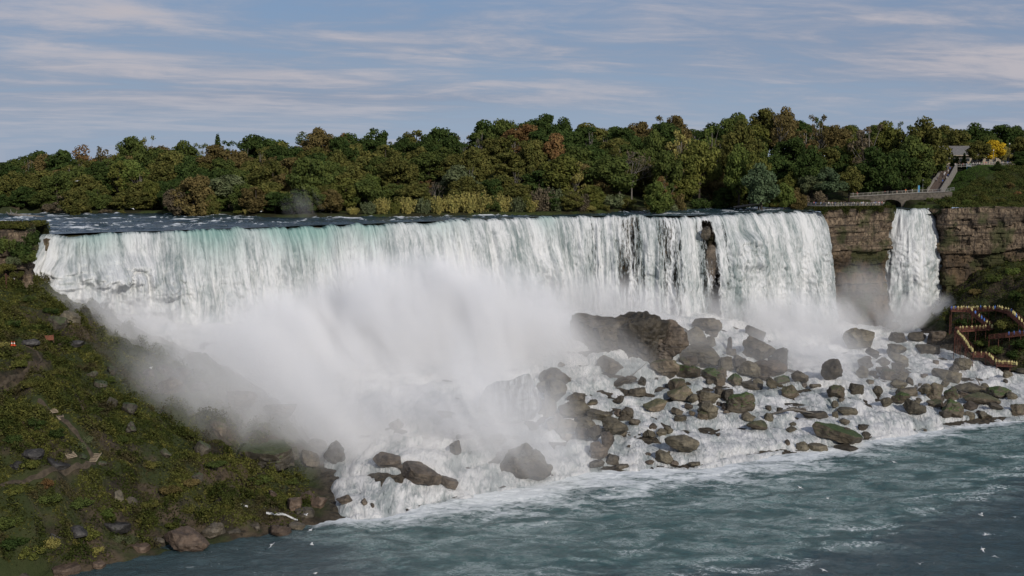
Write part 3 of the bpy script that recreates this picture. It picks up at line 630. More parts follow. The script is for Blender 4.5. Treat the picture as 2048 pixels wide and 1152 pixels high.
T_ = [
 # --- ridge of the fall's talus and its foot, right of the middle
 (1200,676,150,128,'da','huge dark brown rock mass looming through the mist below the falls',.22),
 (1280,682,150,120,'da','dark rock mass veiled by mist between the fall and the flat slab',.15),
 (1330,690,90,90,'wa','shadowed wet rock shoulder left of the pale flat slab rock',.1),
 (1391,672,56,36,'bp','peaked brown rock standing on top of the wide flat slab',0.),
 (1421,686,28,30,'ba','upright brown rock leaning behind the wide flat slab',-.4),
 (1397,710,92,46,'bs','wide flat brown slab rock facing forward beside the little cascade',.16),
 (1362,665,30,26,'ba','small brown rock tucked left of the peaked rock',.2),
 (1415,650,62,28,'do','grey rock half lost in mist right under the dark gap',0.),
 (1424,668,28,12,'ds','low flat dark rock at the head of the little cascade',0.),
 (1459,690,13,32,'wa','thin upright wet rock splitting the little cascade in two',.1),
 (1452,728,32,26,'bx','square brown block at the foot of the little cascade',0.),
 (1476,718,24,19,'ba','small brown rock below the little cascade',0.),
 (1496,740,50,40,'ba','split brown boulder with a deep cleft below the cascade',.1),
 (1511,666,54,36,'ds','sloping grey slab leaning at the top of the rock pile',.45),
 (1517,700,68,48,'da','large grey brown boulder forming the middle of the rock pile',0.),
 (1564,712,40,46,'da','rounded grey brown boulder at the end of the rock pile',0.),
 (1540,738,78,28,'wa','wet dark footing rock under the grey rock pile',0.),
 (1443,748,30,24,'ta','brown rock at the edge of the bright green moss',0.),
 (1375,742,70,30,'ms','low ledge overgrown with bright green moss under the slab',.15),
 (1420,748,46,22,'mo','hump of bright green moss beside the brown rock',0.),
 (1330,735,60,40,'ta','dim greenish rock left of the mossy ledge',0.),
 (1472,760,34,22,'mo','round boulder capped with green moss below the split boulder',0.),
 (1507,771,54,13,'ds','long low flat rock awash below the split boulder',0.),
 (1516,764,22,16,'ba','small brown stone sitting on the long low flat rock',0.),
 (1540,768,28,23,'ba','reddish brown boulder between two mossy ones',0.),
 (1565,760,34,18,'mo','low mossy boulder behind the reddish brown one',0.),
 (1558,771,16,9,'ba','small tan stone beside the low mossy boulder',0.),
 (1581,782,40,30,'tp','dark peaked boulder above the white step of water',0.),
 (1598,754,38,24,'da','grey boulder in thin mist behind the dark peaked one',0.),
 (1666,742,46,44,'do','big rounded boulder fading into the white mist',0.),
 (1631,772,24,12,'da','small grey rock behind the mossy humped boulder',0.),
 (1670,783,44,30,'to','mossy humped boulder left of the square block',0.),
 (1712,778,31,22,'bx','square cut block standing alone in the white rapids',0.),
 (1669,810,17,15,'ba','small brown boulder below the mossy humped one',0.),
 # --- stones of the middle rapids
 (1222,732,64,40,'ds','tilted grey slab beside the white chute of water',.42),
 (1286,763,24,24,'da','wedge shaped dark rock under the white chute',.3),
 (1240,764,40,18,'da','wet rocks half drowned below the tilted grey slab',0.),
 (1262,758,24,14,'ds','little flat rock between the tilted slab and the wedge',.2),
 (1276,784,36,17,'ds','flat grey rock awash below the wedge shaped rock',0.),
 (1313,810,56,24,'ta','knobbly brown rock alone in the middle rapids',0.),
 (1354,770,34,22,'tx','dark square rock at the head of the middle rock row',0.),
 (1364,786,62,33,'ta','broad brown boulder leading the middle rock row',.1),
 (1385,798,26,20,'ba','brown stone wedged in the middle rock row',0.),
 (1415,793,46,28,'bs','tilted brown slab closing the middle rock row',.3),
 (1414,821,44,33,'ba','brown boulder standing in foam under the rock row',0.),
 (1460,792,26,26,'da','dark rock joined to the large mossy boulder',0.),
 (1482,805,58,43,'mo','large dark boulder with moss over its shoulder in midstream',0.),
 (1450,814,22,16,'wa','small wet rock in front of the large mossy boulder',0.),
 (1360,836,28,13,'bs','low triangular brown rock lying in the foam',.1),
 (1536,835,23,18,'ba','small brown boulder near the white step of water',0.),
 (1497,834,28,18,'ba','brown rock just below the large mossy boulder',0.),
 (1514,850,44,21,'to','low dark rounded rock below the small brown boulder',0.),
 (1583,858,26,12,'ba','brown stone with a tan one stacked behind it',0.),
 (1586,848,14,10,'bo','tan round stone perched above the brown stone',0.),
 (1560,820,14,12,'da','dark pebble like rock under the white step',0.),
 # --- cluster left of the rapids
 (1106,786,60,60,'ba','tall sunlit brown block at the head of the left cluster',.25),
 (1092,772,36,30,'ba','broken brown rock on the mist side of the tall block',0.),
 (1098,814,40,42,'ba','rounded brown rock under the tall sunlit block',0.),
 (1149,819,68,36,'bo','wide brown boulder in the middle of the left cluster',0.),
 (1201,830,57,30,'ba','brown angular boulder at the back end of the cluster',.1),
 (1172,848,50,36,'ba','light brown boulder in the front of the cluster',0.),
 (1226,853,60,36,'bo','smooth square shouldered boulder ending the left cluster',0.),
 (1120,850,70,32,'da','dim rock mass in mist at the foot of the cluster',0.),
 (1190,869,32,34,'da','brown rock below the light brown boulder',0.),
 (1214,886,32,40,'wa','dark wet rock with water sliding around it',0.),
 (1197,900,38,34,'wa','wet rock stepping down to the foam below the cluster',0.),
 (1156,797,44,26,'da','grey boulder behind the cluster in thin mist',0.),
 (1110,757,66,48,'do','large pale grey boulder behind the tall block in mist',0.),
 (1225,918,36,25,'ds','pointed dark rock in the foam below the cluster',.35),
 (1195,927,34,18,'ds','low sloping rock beside the pointed dark one',-.2),
 (1244,933,29,9,'ds','flat dark rock at the edge of the foam',0.),
 (1254,827,31,25,'da','lone grey brown boulder right of the left cluster',0.),
 (1268,844,25,14,'do','little rounded rock below the lone boulder',0.),
 (1300,869,30,20,'ba','brown boulder in the small group above the great oval rock',0.),
 (1321,865,26,19,'ba','middle brown boulder of the small group above the oval rock',0.),
 (1335,859,23,18,'ba','rear brown boulder of the small group above the oval rock',0.),
 (1306,853,18,14,'wa','wet rock with water spilling over it above the small group',0.),
 (1365,887,78,44,'bo','great smooth oval boulder near the still water',.28),
 (1327,914,38,28,'bo','round brown boulder at the edge of the rapids',0.),
 (1345,925,30,10,'wa','wet ledge behind the round brown boulder',0.),
 (1389,928,26,8,'bs','small flat tan rock at the still water',0.),
 (1300,925,20,9,'wa','dark low rock in foam left of the round brown boulder',0.),
 (1605,891,30,22,'bp','pointed brown rock at the lower edge of the rapids',.1),
 (1634,894,44,16,'bs','long low brown rock beside the pointed one',.15),
 (1674,867,104,42,'ms','big sloping boulder with a bright green mossy crown',.28),
 (1692,895,56,10,'ds','low dark rock trailing behind the big mossy crown',.1),
 (1575,885,12,13,'wa','small wet rock left of the pointed brown rock',0.),
 # --- right rapids
 (1722,680,72,46,'bo','large layered boulder in the mist above the right rapids',.2),
 (1746,706,36,24,'ds','thin slab sliding down from the large layered boulder',.5),
 (1730,728,36,24,'da','rough dark rock beneath the thin slab',0.),
 (1726,745,32,23,'ba','brown angular rock over the square cut block',0.),
 (1770,740,36,23,'dp','jagged dark rock in the right rapids',.2),
 (1790,698,45,28,'ba','brown capped rock on top of the leaning pair',0.),
 (1798,718,54,34,'bs','leaning brown slab under the brown capped rock',.45),
 (1800,734,23,19,'ba','brown rock below the leaning pair',0.),
 (1805,751,33,23,'ba','brown boulder with foam on both sides in the right rapids',0.),
 (1821,763,20,17,'da','small dark rock beside the foam flanked boulder',0.),
 (1795,767,40,18,'bo','low brown rock lying below the foam flanked boulder',0.),
 (1794,675,36,26,'do','misty grey boulder left of the narrow fall',0.),
 (1785,653,30,16,'do','faint rock in spray near the cliff foot',0.),
 (1754,618,24,22,'ba','tan rock in the spray against the cliff foot',0.),
 (1836,673,40,20,'do','misty boulder right below the narrow fall',0.),
 (1872,674,38,24,'ws','ledge with white trickles below the narrow fall',0.),
 (1857,698,50,18,'ds','flat pale rock in mist below the ledge with trickles',0.),
 (1927,729,42,30,'bo','rounded tan boulder near the red brown stairs',.2),
 (1909,736,23,18,'da','grey rock leaning on the rounded tan boulder',0.),
 (1895,750,62,28,'bs','long tan boulder lying like a loaf in the rapids',.15),
 (1890,767,20,18,'ba','brown rock under the long tan boulder',0.),
 (1754,781,24,19,'bo','single round brown boulder right of the square block',0.),
 (1814,784,40,17,'ds','low dark rock above the mossy pair',0.),
 (1801,796,40,23,'mo','dark green mossy rock of the pair in midstream',0.),
 (1826,815,54,34,'bo','big rounded brown boulder of the pair in midstream',.2),
 (1772,805,27,20,'bo','brown boulder left of the mossy pair',0.),
 (1851,780,32,22,'ba','brown rock at the start of the right hand rock row',0.),
 (1872,786,40,36,'ta','peaked boulder with mossy top in the right hand row',0.),
 (1902,788,31,26,'mo','boulder wrapped in moss in the right hand row',0.),
 (1931,776,62,20,'ba','low rubble rock behind the right hand row',0.),
 (1969,773,19,14,'bo','small tan boulder behind the rubble rock',0.),
 (1963,797,74,28,'ta','long brown rock with a mossy back',.15),
 (1997,786,48,27,'mo','flat boulder under a thick mat of green moss',.1),
 (2024,791,24,14,'ba','brown stone at the end of the thick moss mat',0.),
 (1906,820,50,40,'ma','large dark boulder draped with green moss by the still water',0.),
 (1870,808,36,14,'ts','mossy ledge beside the moss draped boulder',0.),
 (2034,818,38,30,'ta','brown boulder with mossy crown at the far end of the rapids',0.),
 (1940,831,24,18,'ba','brown rubble stone by the moss draped boulder',0.),
 (1966,831,18,17,'ba','tan rubble stone near the still water edge',0.),
 (1672,830,18,14,'ba','small brown stone in a line of stones in the foam',0.),
 (1694,824,44,16,'ba','ragged low rock in the line of stones in foam',0.),
 (1690,842,27,16,'ds','thin sloping rock above the big mossy crown',.35),
 (1726,854,23,11,'ds','small dark rock right of the big mossy crown',0.),
 (1732,870,20,13,'da','round dark rock near the foam edge',0.),
 (1693,860,16,10,'ds','dark stone behind the big mossy crown',0.),
 (1628,828,56,13,'ds','flat wet rock in a thin sheet of water',0.),
 (2016,750,21,14,'ba','small brown rock at the foot of the red stairs',0.),
 (2010,763,12,9,'da','little grey stone below the foot of the red stairs',0.),
 (2044,742,30,14,'bs','sloping tan rock at the bank by the stairs',.2),
 (1979,800,16,12,'wa','wet stone between the mossy backs',0.),
 (1850,860,9,6,'da','tiny dark stone alone in the foam apron',0.),
 # --- left rapids and the big wet boulders
 (619,920,42,40,'da','upright grey rock where the left bank meets the rapids',0.),
 (671,909,52,46,'do','rounded grey boulder in spray beside the upright rock',0.),
 (636,890,40,26,'do','pale grey boulder in mist behind the upright rock',0.),
 (911,897,27,29,'da','lone pointed boulder in the white rapids under the mist',0.),
 (1050,921,106,70,'dp','huge triangular grey boulder at the edge of the whitewater',.05),
 (1030,934,40,34,'da','smaller rock leaning on the huge triangular boulder',0.),
 (1084,938,46,36,'ds','wedge at the end of the huge triangular boulder',.4),
 (997,878,42,25,'do','ghostly boulder in mist behind the huge triangular one',0.),
 (793,851,33,24,'wo','wet dark rock breaking the white cascade',0.),
 (1020,812,124,112,'vo','tall dark rock behind a veil of falling water',0.),
 (728,1003,14,15,'wa','small wet rock in the left foam',0.),
 (745,1010,9,10,'wa','dark stone standing in foam at the cascade foot',0.),
 (690,1000,36,18,'wo','rock washed by white water at the left shore',0.),
]
for px, py, w_, h_, code, lab, tl in T_:
    rock(px, py, w_, h_, code, lab, tl, Yoff=6 if w_ > 120 else 0)
# the broad wet rock under a sheet of white water
rock(775, 925, 66, 40, 'wa', 'dark wet shoulder of rock showing through the white cascade', .2)
rock(842, 948, 90, 42, 'ws', 'low wet rock awash with streaming white water', .3)
rock(900, 965, 50, 26, 'ws', 'flat wet rock near the lower end of the white cascade', .3)
rs = np.random.default_rng(15)
for (x0, x1, y0, y1, k_) in ((1045, 1250, 800, 880, 16), (1350, 1510, 785, 832, 12), (1330, 1580, 700, 765, 18), (1860, 2035, 778, 832, 14), (1715, 1835, 700, 785, 12)):
    for _ in range(k_):
        w_ = rs.uniform(15, 34); rock(rs.uniform(x0, x1), rs.uniform(y0, y1), w_, w_ * rs.uniform(.5, .85), rs.choice(['w', 'd', 'd', 't']) + rs.choice(['a', 'a', 'p', 's', 'x']), 'dark angular stone packed in among the larger boulders of the rapids', rs.uniform(-.3, .4), group='angular stones packed among the boulders')
ROCKS_MAIN = len(ROCKS)
# small loose stones scattered through the rapids (nothing tells them apart)
rs = np.random.default_rng(5); n_ = 0
while n_ < 30:
    px = rs.uniform(1080, 2030); py = rs.uniform(720, 930)
    q = hit_low(px, py)
    if wl(q[0], q[1]) < 4 or q[2] < .8: continue
    w_ = rs.uniform(7, 17)
    rock(px, py, w_, w_ * rs.uniform(.45, .8), rs.choice(['d', 'w', 'b', 'w']) + rs.choice(['a', 's', 'o']), 'small wet stone poking out of the white rapids', 0., group='small stones in the rapids'); n_ += 1
# ------------------------------------------------------------------ stones of the left bank
L_ = [
 (300,742,34,24,'wa','grey rock at the left of the crest group in mist',0.), (330,738,40,28,'wo','round grey rock topping the crest group in mist',0.), (366,742,42,34,'ws','leaning grey slab ending the crest group in mist',.4),
 (400,770,50,30,'wa','brown rock on the misty crest below the group',0.), (345,770,60,36,'wa','broad rock supporting the crest group in mist',0.),
 (480,790,70,40,'wa','dim rock hump on the misty crest of the bank',0.), (560,815,70,40,'wa','last dim rock hump before the white cascade',0.),
 (532,905,136,54,'ds','long dark overhanging ledge with a pale wet rim',-.05),
 (405,892,40,34,'rs','reddish slab standing on edge under the green knob',.6), (440,850,50,40,'ta','green knob of rock in the misty slope',0.),
 (590,900,34,40,'da','blunt end of the long dark ledge',0.),
 (140,630,44,34,'ba','pointed tan rock at the outline of the upper left bank',.3), (110,640,50,30,'da','dark rock below the pointed tan rock',0.),
 (225,738,22,24,'da','grey stone at the edge of the mist on the slope',0.), (185,748,24,16,'da','dark stone left of the grey one on the slope',0.), (200,765,34,16,'rs','flat reddish rock on the brown slope',.3), (225,800,28,26,'rs','tilted reddish slab in the gully',.6), (258,815,34,26,'ro','round reddish boulder in the gully',0.), (262,850,30,34,'ra','tall reddish rock below the round boulder',.3),
 (150,685,40,20,'ka','dark rock band under the orange barrier',0.), (60,685,40,20,'ka','black rock by the two orange cones',0.),
 (62,905,54,28,'ko','pale topped black boulder beside the wooden steps',0.), (116,925,52,26,'ks','sloping black slab next to the wooden steps',.35), (30,930,40,24,'ka','black rock at the left below the path',0.),
 (237,990,20,24,'ba','small pale rock standing in the shrubs',0.), (262,1000,30,20,'da','dark rock next to the small pale one',0.),
 (165,912,26,14,'da','dark rock above the lower wooden steps',0.), (205,925,20,16,'ra','brown rock right of the lower wooden steps',0.),
 (372,1072,96,48,'ro','broad brown shoreline boulder with lime green leaves on it',.18), (430,1055,50,34,'da','dark rock behind the broad shoreline boulder',0.),
 (560,1056,46,22,'rs','orange brown flat rock at the waterline',.05), (595,1048,36,20,'da','dark rock at the tip of the bank',0.),
 (590,1005,36,30,'rx','red brown block above the tip of the bank',0.), (618,990,42,26,'ra','large red brown boulder beside the cascade',0.), (637,1003,34,24,'ra','red brown boulder at the very edge of the cascade',0.), (610,1022,40,18,'ds','flat rock at the shore below the red block',0.),
 (545,985,22,18,'ra','small red rock on the green slope end',.3), (395,955,30,24,'da','dark brown rock in the slope shrubs',0.), (330,905,34,20,'da','shaded rock below the misty gully',0.),
 (230,1050,60,24,'ks','flat black rock in the lower shrubs',.1), (150,1062,56,28,'ka','black rock pile stone above the yellow bush',0.), (108,1072,40,20,'ka','small black rock near the yellow bush',0.),
 (130,1136,60,20,'rs','low reddish rock at the near shoreline',0.), (200,1128,30,14,'rs','thin reddish rock along the near shoreline',.1), (282,1094,40,18,'rs','flat brown rock on the near shore',.1), (215,1108,22,14,'ra','small red stone on the near shore',0.), (40,1145,50,18,'da','dark low rock at the near end of the shore',0.), (320,1080,30,20,'da','brown rock joined to the broad shoreline boulder',0.), (470,1062,34,16,'da','shore rock between the big boulder and the flat rock',0.), (510,1052,30,14,'da','little shore rock before the flat orange rock',0.),
]
for px, py, w_, h_, code, lab, tl in L_:
    if py < 985 and code[0] in 'dr': code = 'n' + code[1]
    rock(px, py + h_ * .16, w_, h_, code, lab, tl)
for px, py, Y, dims, lab in ((1412, 464, 419.6, (1.9, 1.8, 3.2), 'brown wet ledge showing through the fall at the top of the dark gap'), (1422, 540, 420.4, (3.6, 2., 9.), 'dark wet buttress of rock behind thin water in the dark gap')):
    P, Fc = rock_mesh('a', 900 + px, 5, dims); o = mk('boulder', P, Fc, M['wetrock' if py > 500 else 'boulder_dark']); o.data.set_sharp_from_angle(angle=R(17)); o.location = at_Y(px, py, Y); tag(o, lab, 'rock')
# the water dips and darkens in the lee of every boulder
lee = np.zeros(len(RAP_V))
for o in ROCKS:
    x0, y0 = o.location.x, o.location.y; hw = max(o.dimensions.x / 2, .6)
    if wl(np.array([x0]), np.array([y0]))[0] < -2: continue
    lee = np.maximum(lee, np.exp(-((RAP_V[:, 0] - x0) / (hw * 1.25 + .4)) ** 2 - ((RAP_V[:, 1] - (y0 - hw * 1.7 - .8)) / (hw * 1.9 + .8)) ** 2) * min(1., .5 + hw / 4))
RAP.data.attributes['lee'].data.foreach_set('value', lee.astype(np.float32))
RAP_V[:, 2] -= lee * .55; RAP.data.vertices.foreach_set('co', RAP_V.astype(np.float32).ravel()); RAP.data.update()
# ================================================================== plants
M['bark'] = plain('bark', (.05, .04, .03), .9)
M['grey_bark'] = plain('grey_bark', (.16, .145, .125), .9)
BR = 1.9
LEAF = {k: leaf_mat('leaves_' + k, tuple(BR * q for q in c), hue2=tuple(BR * q for q in h2)) for k, c, h2 in [
    ('dark', (.022, .036, .011), (.040, .056, .016)), ('green', (.037, .050, .015), (.062, .074, .020)), ('bright', (.054, .074, .019), (.085, .102, .027)),
    ('yellowgreen', (.058, .066, .017), (.092, .092, .024)), ('olive', (.050, .054, .016), (.088, .082, .024)), ('brown', (.068, .056, .022), (.098, .074, .030)),
    ('rust', (.105, .058, .026), (.125, .085, .034)), ('greybrown', (.075, .062, .042), (.10, .08, .05)), ('willow', (.058, .070, .034), (.085, .095, .048)),
    ('golden', (.14, .13, .042), (.20, .17, .055)), ('yellow', (.27, .19, .016), (.36, .25, .02)), ('teal', (.038, .055, .028), (.06, .080, .042))]}
def quads(Cn, Nn, s, rg, asp=.75):
    """one small leaf spray (a quad) at each centre"""
    n = len(Cn); r = rg.normal(0, 1, (n, 3)); a = np.cross(Nn, r); a /= np.linalg.norm(a, axis=1)[:, None] + 1e-9; b = np.cross(Nn, a); b /= np.linalg.norm(b, axis=1)[:, None] + 1e-9
    a = a * (s[:, None] / 2); b = b * (s[:, None] / 2 * asp)
    V = np.stack([Cn - a - b * .4, Cn + b * -1., Cn + a + b * .4, Cn + b], 1).reshape(-1, 3)
    return V, np.arange(n * 4).reshape(n, 4)
def crown_mesh(name, lobes, per, leaf, seed, mat, up=.25, fill=.35):
    rg = np.random.default_rng(seed); Cs = []; Ns = []
    for (c, r) in lobes:
        r = np.array(r if hasattr(r, '__len__') else (r, r, r * .8)); n = max(8, int(per * (r[0] * r[1] + r[0] * r[2]) / 2))
        d = rg.normal(0, 1, (n, 3)); d /= np.linalg.norm(d, axis=1)[:, None]
        rad = np.where(rg.random(n) < fill, rg.uniform(.3, .9, n), rg.normal(1., .09, n))
        Cs.append(np.array(c) + d * r * rad[:, None])
        nn = d + rg.normal(0, .55, (n, 3)) + np.array([0, 0, up]); Ns.append(nn / np.linalg.norm(nn, axis=1)[:, None])
    Cn = np.vstack(Cs); Nn = np.vstack(Ns); s = rg.uniform(.65, 1.25, len(Cn)) * leaf
    V, Fc = quads(Cn, Nn, s, rg); me = mk(name, V, Fc, mat, smooth_=False, attrs={'tone': np.repeat(rg.random(len(Cn)), 4)}, link=False); return me
def lobes_dome(rg, n, R, z0, z1, lr=(.22, .42), flat=1., ragged=.12):
    """clumps spread over a dome crown of radius R between z0 and z1"""
    out = []; zc = z0 + (z1 - z0) * .45
    for i in range(n):
        d = rg.normal(0, 1, 3); d /= np.linalg.norm(d); k = rg.uniform(.55, 1.) ** .6 if i else 0
        hz_ = (z1 - zc) if d[2] > 0 else (zc - z0)
        r = R * rg.uniform(*lr); c = np.array([d[0] * (R - r * .6) * k, d[1] * (R - r * .6) * k, zc + d[2] * (hz_ - r * .6) * k]); c += rg.normal(0, ragged * R, 3) * (1, 1, .7)
        out.append((c, (r, r, r * .75 * flat)))
    return out
def limbs(mb, lobes, h, r0, rg, z_split, n=8, lean=0.):
    top = np.array([lean, 0, h * .86]); mid = np.array([lean * .5, 0, h * .5])
    mb.tube([(0, 0, -1.), (0, 0, h * .2), mid, top], [r0 * 1.35, r0, r0 * .65, r0 * .18], 7)
    idx = rg.permutation(len(lobes))[:n]
    for i in idx:
        c = np.array(lobes[i][0]); z = min(max(z_split, c[2] * .6), c[2] - .3) * rg.uniform(.8, 1.); st = np.array([0, 0, z]) if z < h * .5 else np.array([lean * .7, 0, z])
        m_ = st * .45 + c * .55 + np.array([0, 0, -.25]) + rg.normal(0, .25, 3); mb.tube([st, m_, c], [r0 * .42, r0 * .28, r0 * .1], 5)
KIND = {}
def proto(kind, build, var):
    L = []
    for v in range(var):
        rg = np.random.default_rng(hash_(kind) + v * 101); L.append(build(rg, hash_(kind) + v))
    KIND[kind] = L
def hash_(s_): return sum((i + 3) * ord(c) for i, c in enumerate(s_)) % 9973
# every prototype: (trunk mesh, crown mesh); unit size: 15 m tall, 5 m crown radius
def b_broad(rg, sd):
    lb = lobes_dome(rg, 34, 5., 3.2, 15., (.24, .42)); mb = MB(); limbs(mb, lb, 15, .32, rg, 4.5, 10)
    return mb, crown_mesh('crown', lb, 78, .72, sd, LEAF['green'])
def b_round(rg, sd):
    lb = lobes_dome(rg, 46, 5.2, .4, 13., (.22, .36), ragged=.09); mb = MB(); limbs(mb, lb, 13, .3, rg, 2.5, 9)
    return mb, crown_mesh('crown', lb, 80, .7, sd, LEAF['green'])
def b_tall(rg, sd):
    lb = lobes_dome(rg, 30, 3.9, 4.5, 17., (.22, .4), ragged=.18); mb = MB(); limbs(mb, lb, 17, .28, rg, 6., 12)
    return mb, crown_mesh('crown', lb, 74, .7, sd, LEAF['green'], fill=.3)
def b_open(rg, sd):   # thin crown that lets the sky through, branches showing
    lb = lobes_dome(rg, 26, 4.2, 3.6, 16., (.16, .28), ragged=.2); mb = MB(); limbs(mb, lb, 16, .26, rg, 4., 26)
    return mb, crown_mesh('crown', lb, 66, .6, sd, LEAF['green'], fill=.3)
def b_cone(rg, sd):
    lb = []
    for i in range(26):
        k = i / 25.; r = 2.9 * (1 - k * .82) * (1.12 if k < .15 else 1); a0 = rg.uniform(0, 6)
        for j in range(5):
            a1 = a0 + j * 1.256; lb.append((np.array([math.cos(a1) * r * .55, math.sin(a1) * r * .55, 1. + k * 13.6]), (r * .52, r * .52, .75)))
    mb = MB(); mb.tube([(0, 0, -1), (0, 0, 15)], [.3, .05], 7); return mb, crown_mesh('crown', lb, 60, .5, sd, LEAF['dark'])
def b_bare(rg, sd):
    mb = MB(); ends = []
    def grow(p, d, L, r, dep):
        q = p + d * L; mb.tube([p, (p + q) / 2 + rg.normal(0, .06 * L, 3), q], [r, r * .8, r * .6], 4 if dep > 1 else 6, cap=False)
        if dep >= 4: ends.append(q); return
        for _ in range(3 if dep < 3 else 4):
            nd = d + rg.normal(0, .42, 3) + np.array([0, 0, .12]); nd /= np.linalg.norm(nd); grow(p + d * L * rg.uniform(.6, 1.), nd, L * rg.uniform(.6, .78), r * .55, dep + 1)
    grow(np.array([0, 0, -1.]), np.array([0, 0, 1.]), 5.4, .26, 0)
    return mb, crown_mesh('crown', [(q, (.8, .8, .6)) for q in ends[::3]], 16, .42, sd, LEAF['greybrown'], fill=.8)
def b_bush(rg, sd):   # unit shrub: 2 m tall, 1.5 m radius
    lb = lobes_dome(rg, 20, 1.5, .1, 2., (.26, .44), ragged=.14); mb = MB()
    for _ in range(7): a1 = rg.uniform(0, 6.28); mb.tube([(0, 0, -.2), (math.cos(a1) * .4, math.sin(a1) * .4, .7), (math.cos(a1) * .9, math.sin(a1) * .9, 1.5)], [.05, .035, .015], 4)
    return mb, crown_mesh('foliage', lb, 330, .26, sd, LEAF['olive'])
def b_brush(rg, sd):   # upright willowy shrub: sprays fan upwards
    mb = MB(); Cs = []; Ns = []
    for _ in range(46):
        a1 = rg.uniform(0, 6.28); r = rg.uniform(.1, 1.) ** .6 * 1.5; hgt = rg.uniform(1.3, 2.3) * (1 - .18 * (r / 1.5) ** 2); b0 = np.array([math.cos(a1) * r * .35, math.sin(a1) * r * .35, -.1]); tp = np.array([math.cos(a1) * r, math.sin(a1) * r, hgt])
        mb.tube([b0, (b0 + tp) / 2 + (0, 0, .15), tp], [.03, .02, .008], 3, cap=False)
        n = 44; k = rg.uniform(.15, 1.03, n)[:, None]; Cs.append(b0 + (tp - b0) * k + rg.normal(0, .13, (n, 3))); Ns.append(rg.normal(0, 1, (n, 3)) + np.array([math.cos(a1), math.sin(a1), .4]))
    Cn = np.vstack(Cs); Nn = np.vstack(Ns); Nn /= np.linalg.norm(Nn, axis=1)[:, None]
    V, Fc = quads(Cn, Nn, rg.uniform(.16, .32, len(Cn)), rg, .6)
    return mb, mk('foliage', V, Fc, LEAF['golden'], smooth_=False, attrs={'tone': np.repeat(rg.random(len(Cn)), 4)}, link=False)
for k_, b_, v_ in (('broad', b_broad, 4), ('round', b_round, 4), ('tall', b_tall, 3), ('open', b_open, 3), ('cone', b_cone, 1), ('bare', b_bare, 2), ('bush', b_bush, 4), ('brush', b_brush, 3)): proto(k_, b_, v_)
for k_, L_2 in KIND.items():
    for i, (mb, cm_) in enumerate(L_2):
        L_2[i] = (mk('trunk', mb.v, mb.f, M['grey_bark' if k_ in ('bare', 'open') else 'bark'], smooth_=True, link=False), cm_)
def plant(name, kind, loc, r, h, leaf, label, cat, group, variant=None, rz=None):
    """a plant of crown radius r and height h: an Empty at its foot > trunk, crown"""
    unit_r, unit_h = {'broad': (5, 15), 'round': (5.2, 13), 'tall': (3.9, 17), 'open': (4.2, 16), 'cone': (2.9, 15), 'bare': (4.6, 15), 'bush': (1.5, 2), 'brush': (1.5, 2.1)}[kind]
    tm, cm_ = KIND[kind][(random.randrange(99) if variant is None else variant) % len(KIND[kind])]
    e = empty(name, loc, random.uniform(0, 6.28) if rz is None else rz); e.scale = (r / unit_r, r / unit_r, h / unit_h)
    small = kind in ('bush', 'brush')
    a = bpy.data.objects.new('stems' if small else 'trunk', tm); C.objects.link(a); a.parent = e
    b = bpy.data.objects.new('foliage' if small else 'crown', cm_); C.objects.link(b); b.parent = e
    b.material_slots[0].link = 'OBJECT'; b.material_slots[0].material = LEAF[leaf]
    tag(e, label, cat, group); e['px'] = float(proj(np.array([[loc[0], loc[1], loc[2] + h * .6]]))[0][0]); e['py'] = float(proj(np.array([[loc[0], loc[1], loc[2] + h]]))[1][0])
    return e
COLW = {'dark': 'dark green', 'green': 'mid green', 'bright': 'fresh green', 'yellowgreen': 'yellow green', 'olive': 'olive', 'brown': 'brownish', 'rust': 'rust red', 'greybrown': 'grey brown', 'willow': 'grey green', 'golden': 'golden', 'yellow': 'bright yellow', 'teal': 'blue green'}
KW = {'broad': 'broad crowned', 'round': 'round leafy', 'tall': 'tall narrow', 'open': 'thin open', 'cone': 'cone shaped', 'bare': 'nearly bare'}
TREES = []
def tree_px(px, py_top, Y, kind, leaf, r, label=None, h=None, variant=None):
    """a tree whose top shows at a pixel, standing on the ground at distance Y"""
    q = at_Y(px, py_top, Y); g = float(ground_up(q[0], Y)); hh = q[2] - g if h is None else h
    hh = max(hh, 3.)
    e = plant('tree', kind, (q[0], Y, g), r, hh, leaf, label, 'tree', 'trees of the wooded island', variant); TREES.append([e, kind, leaf, Y, label]); return e
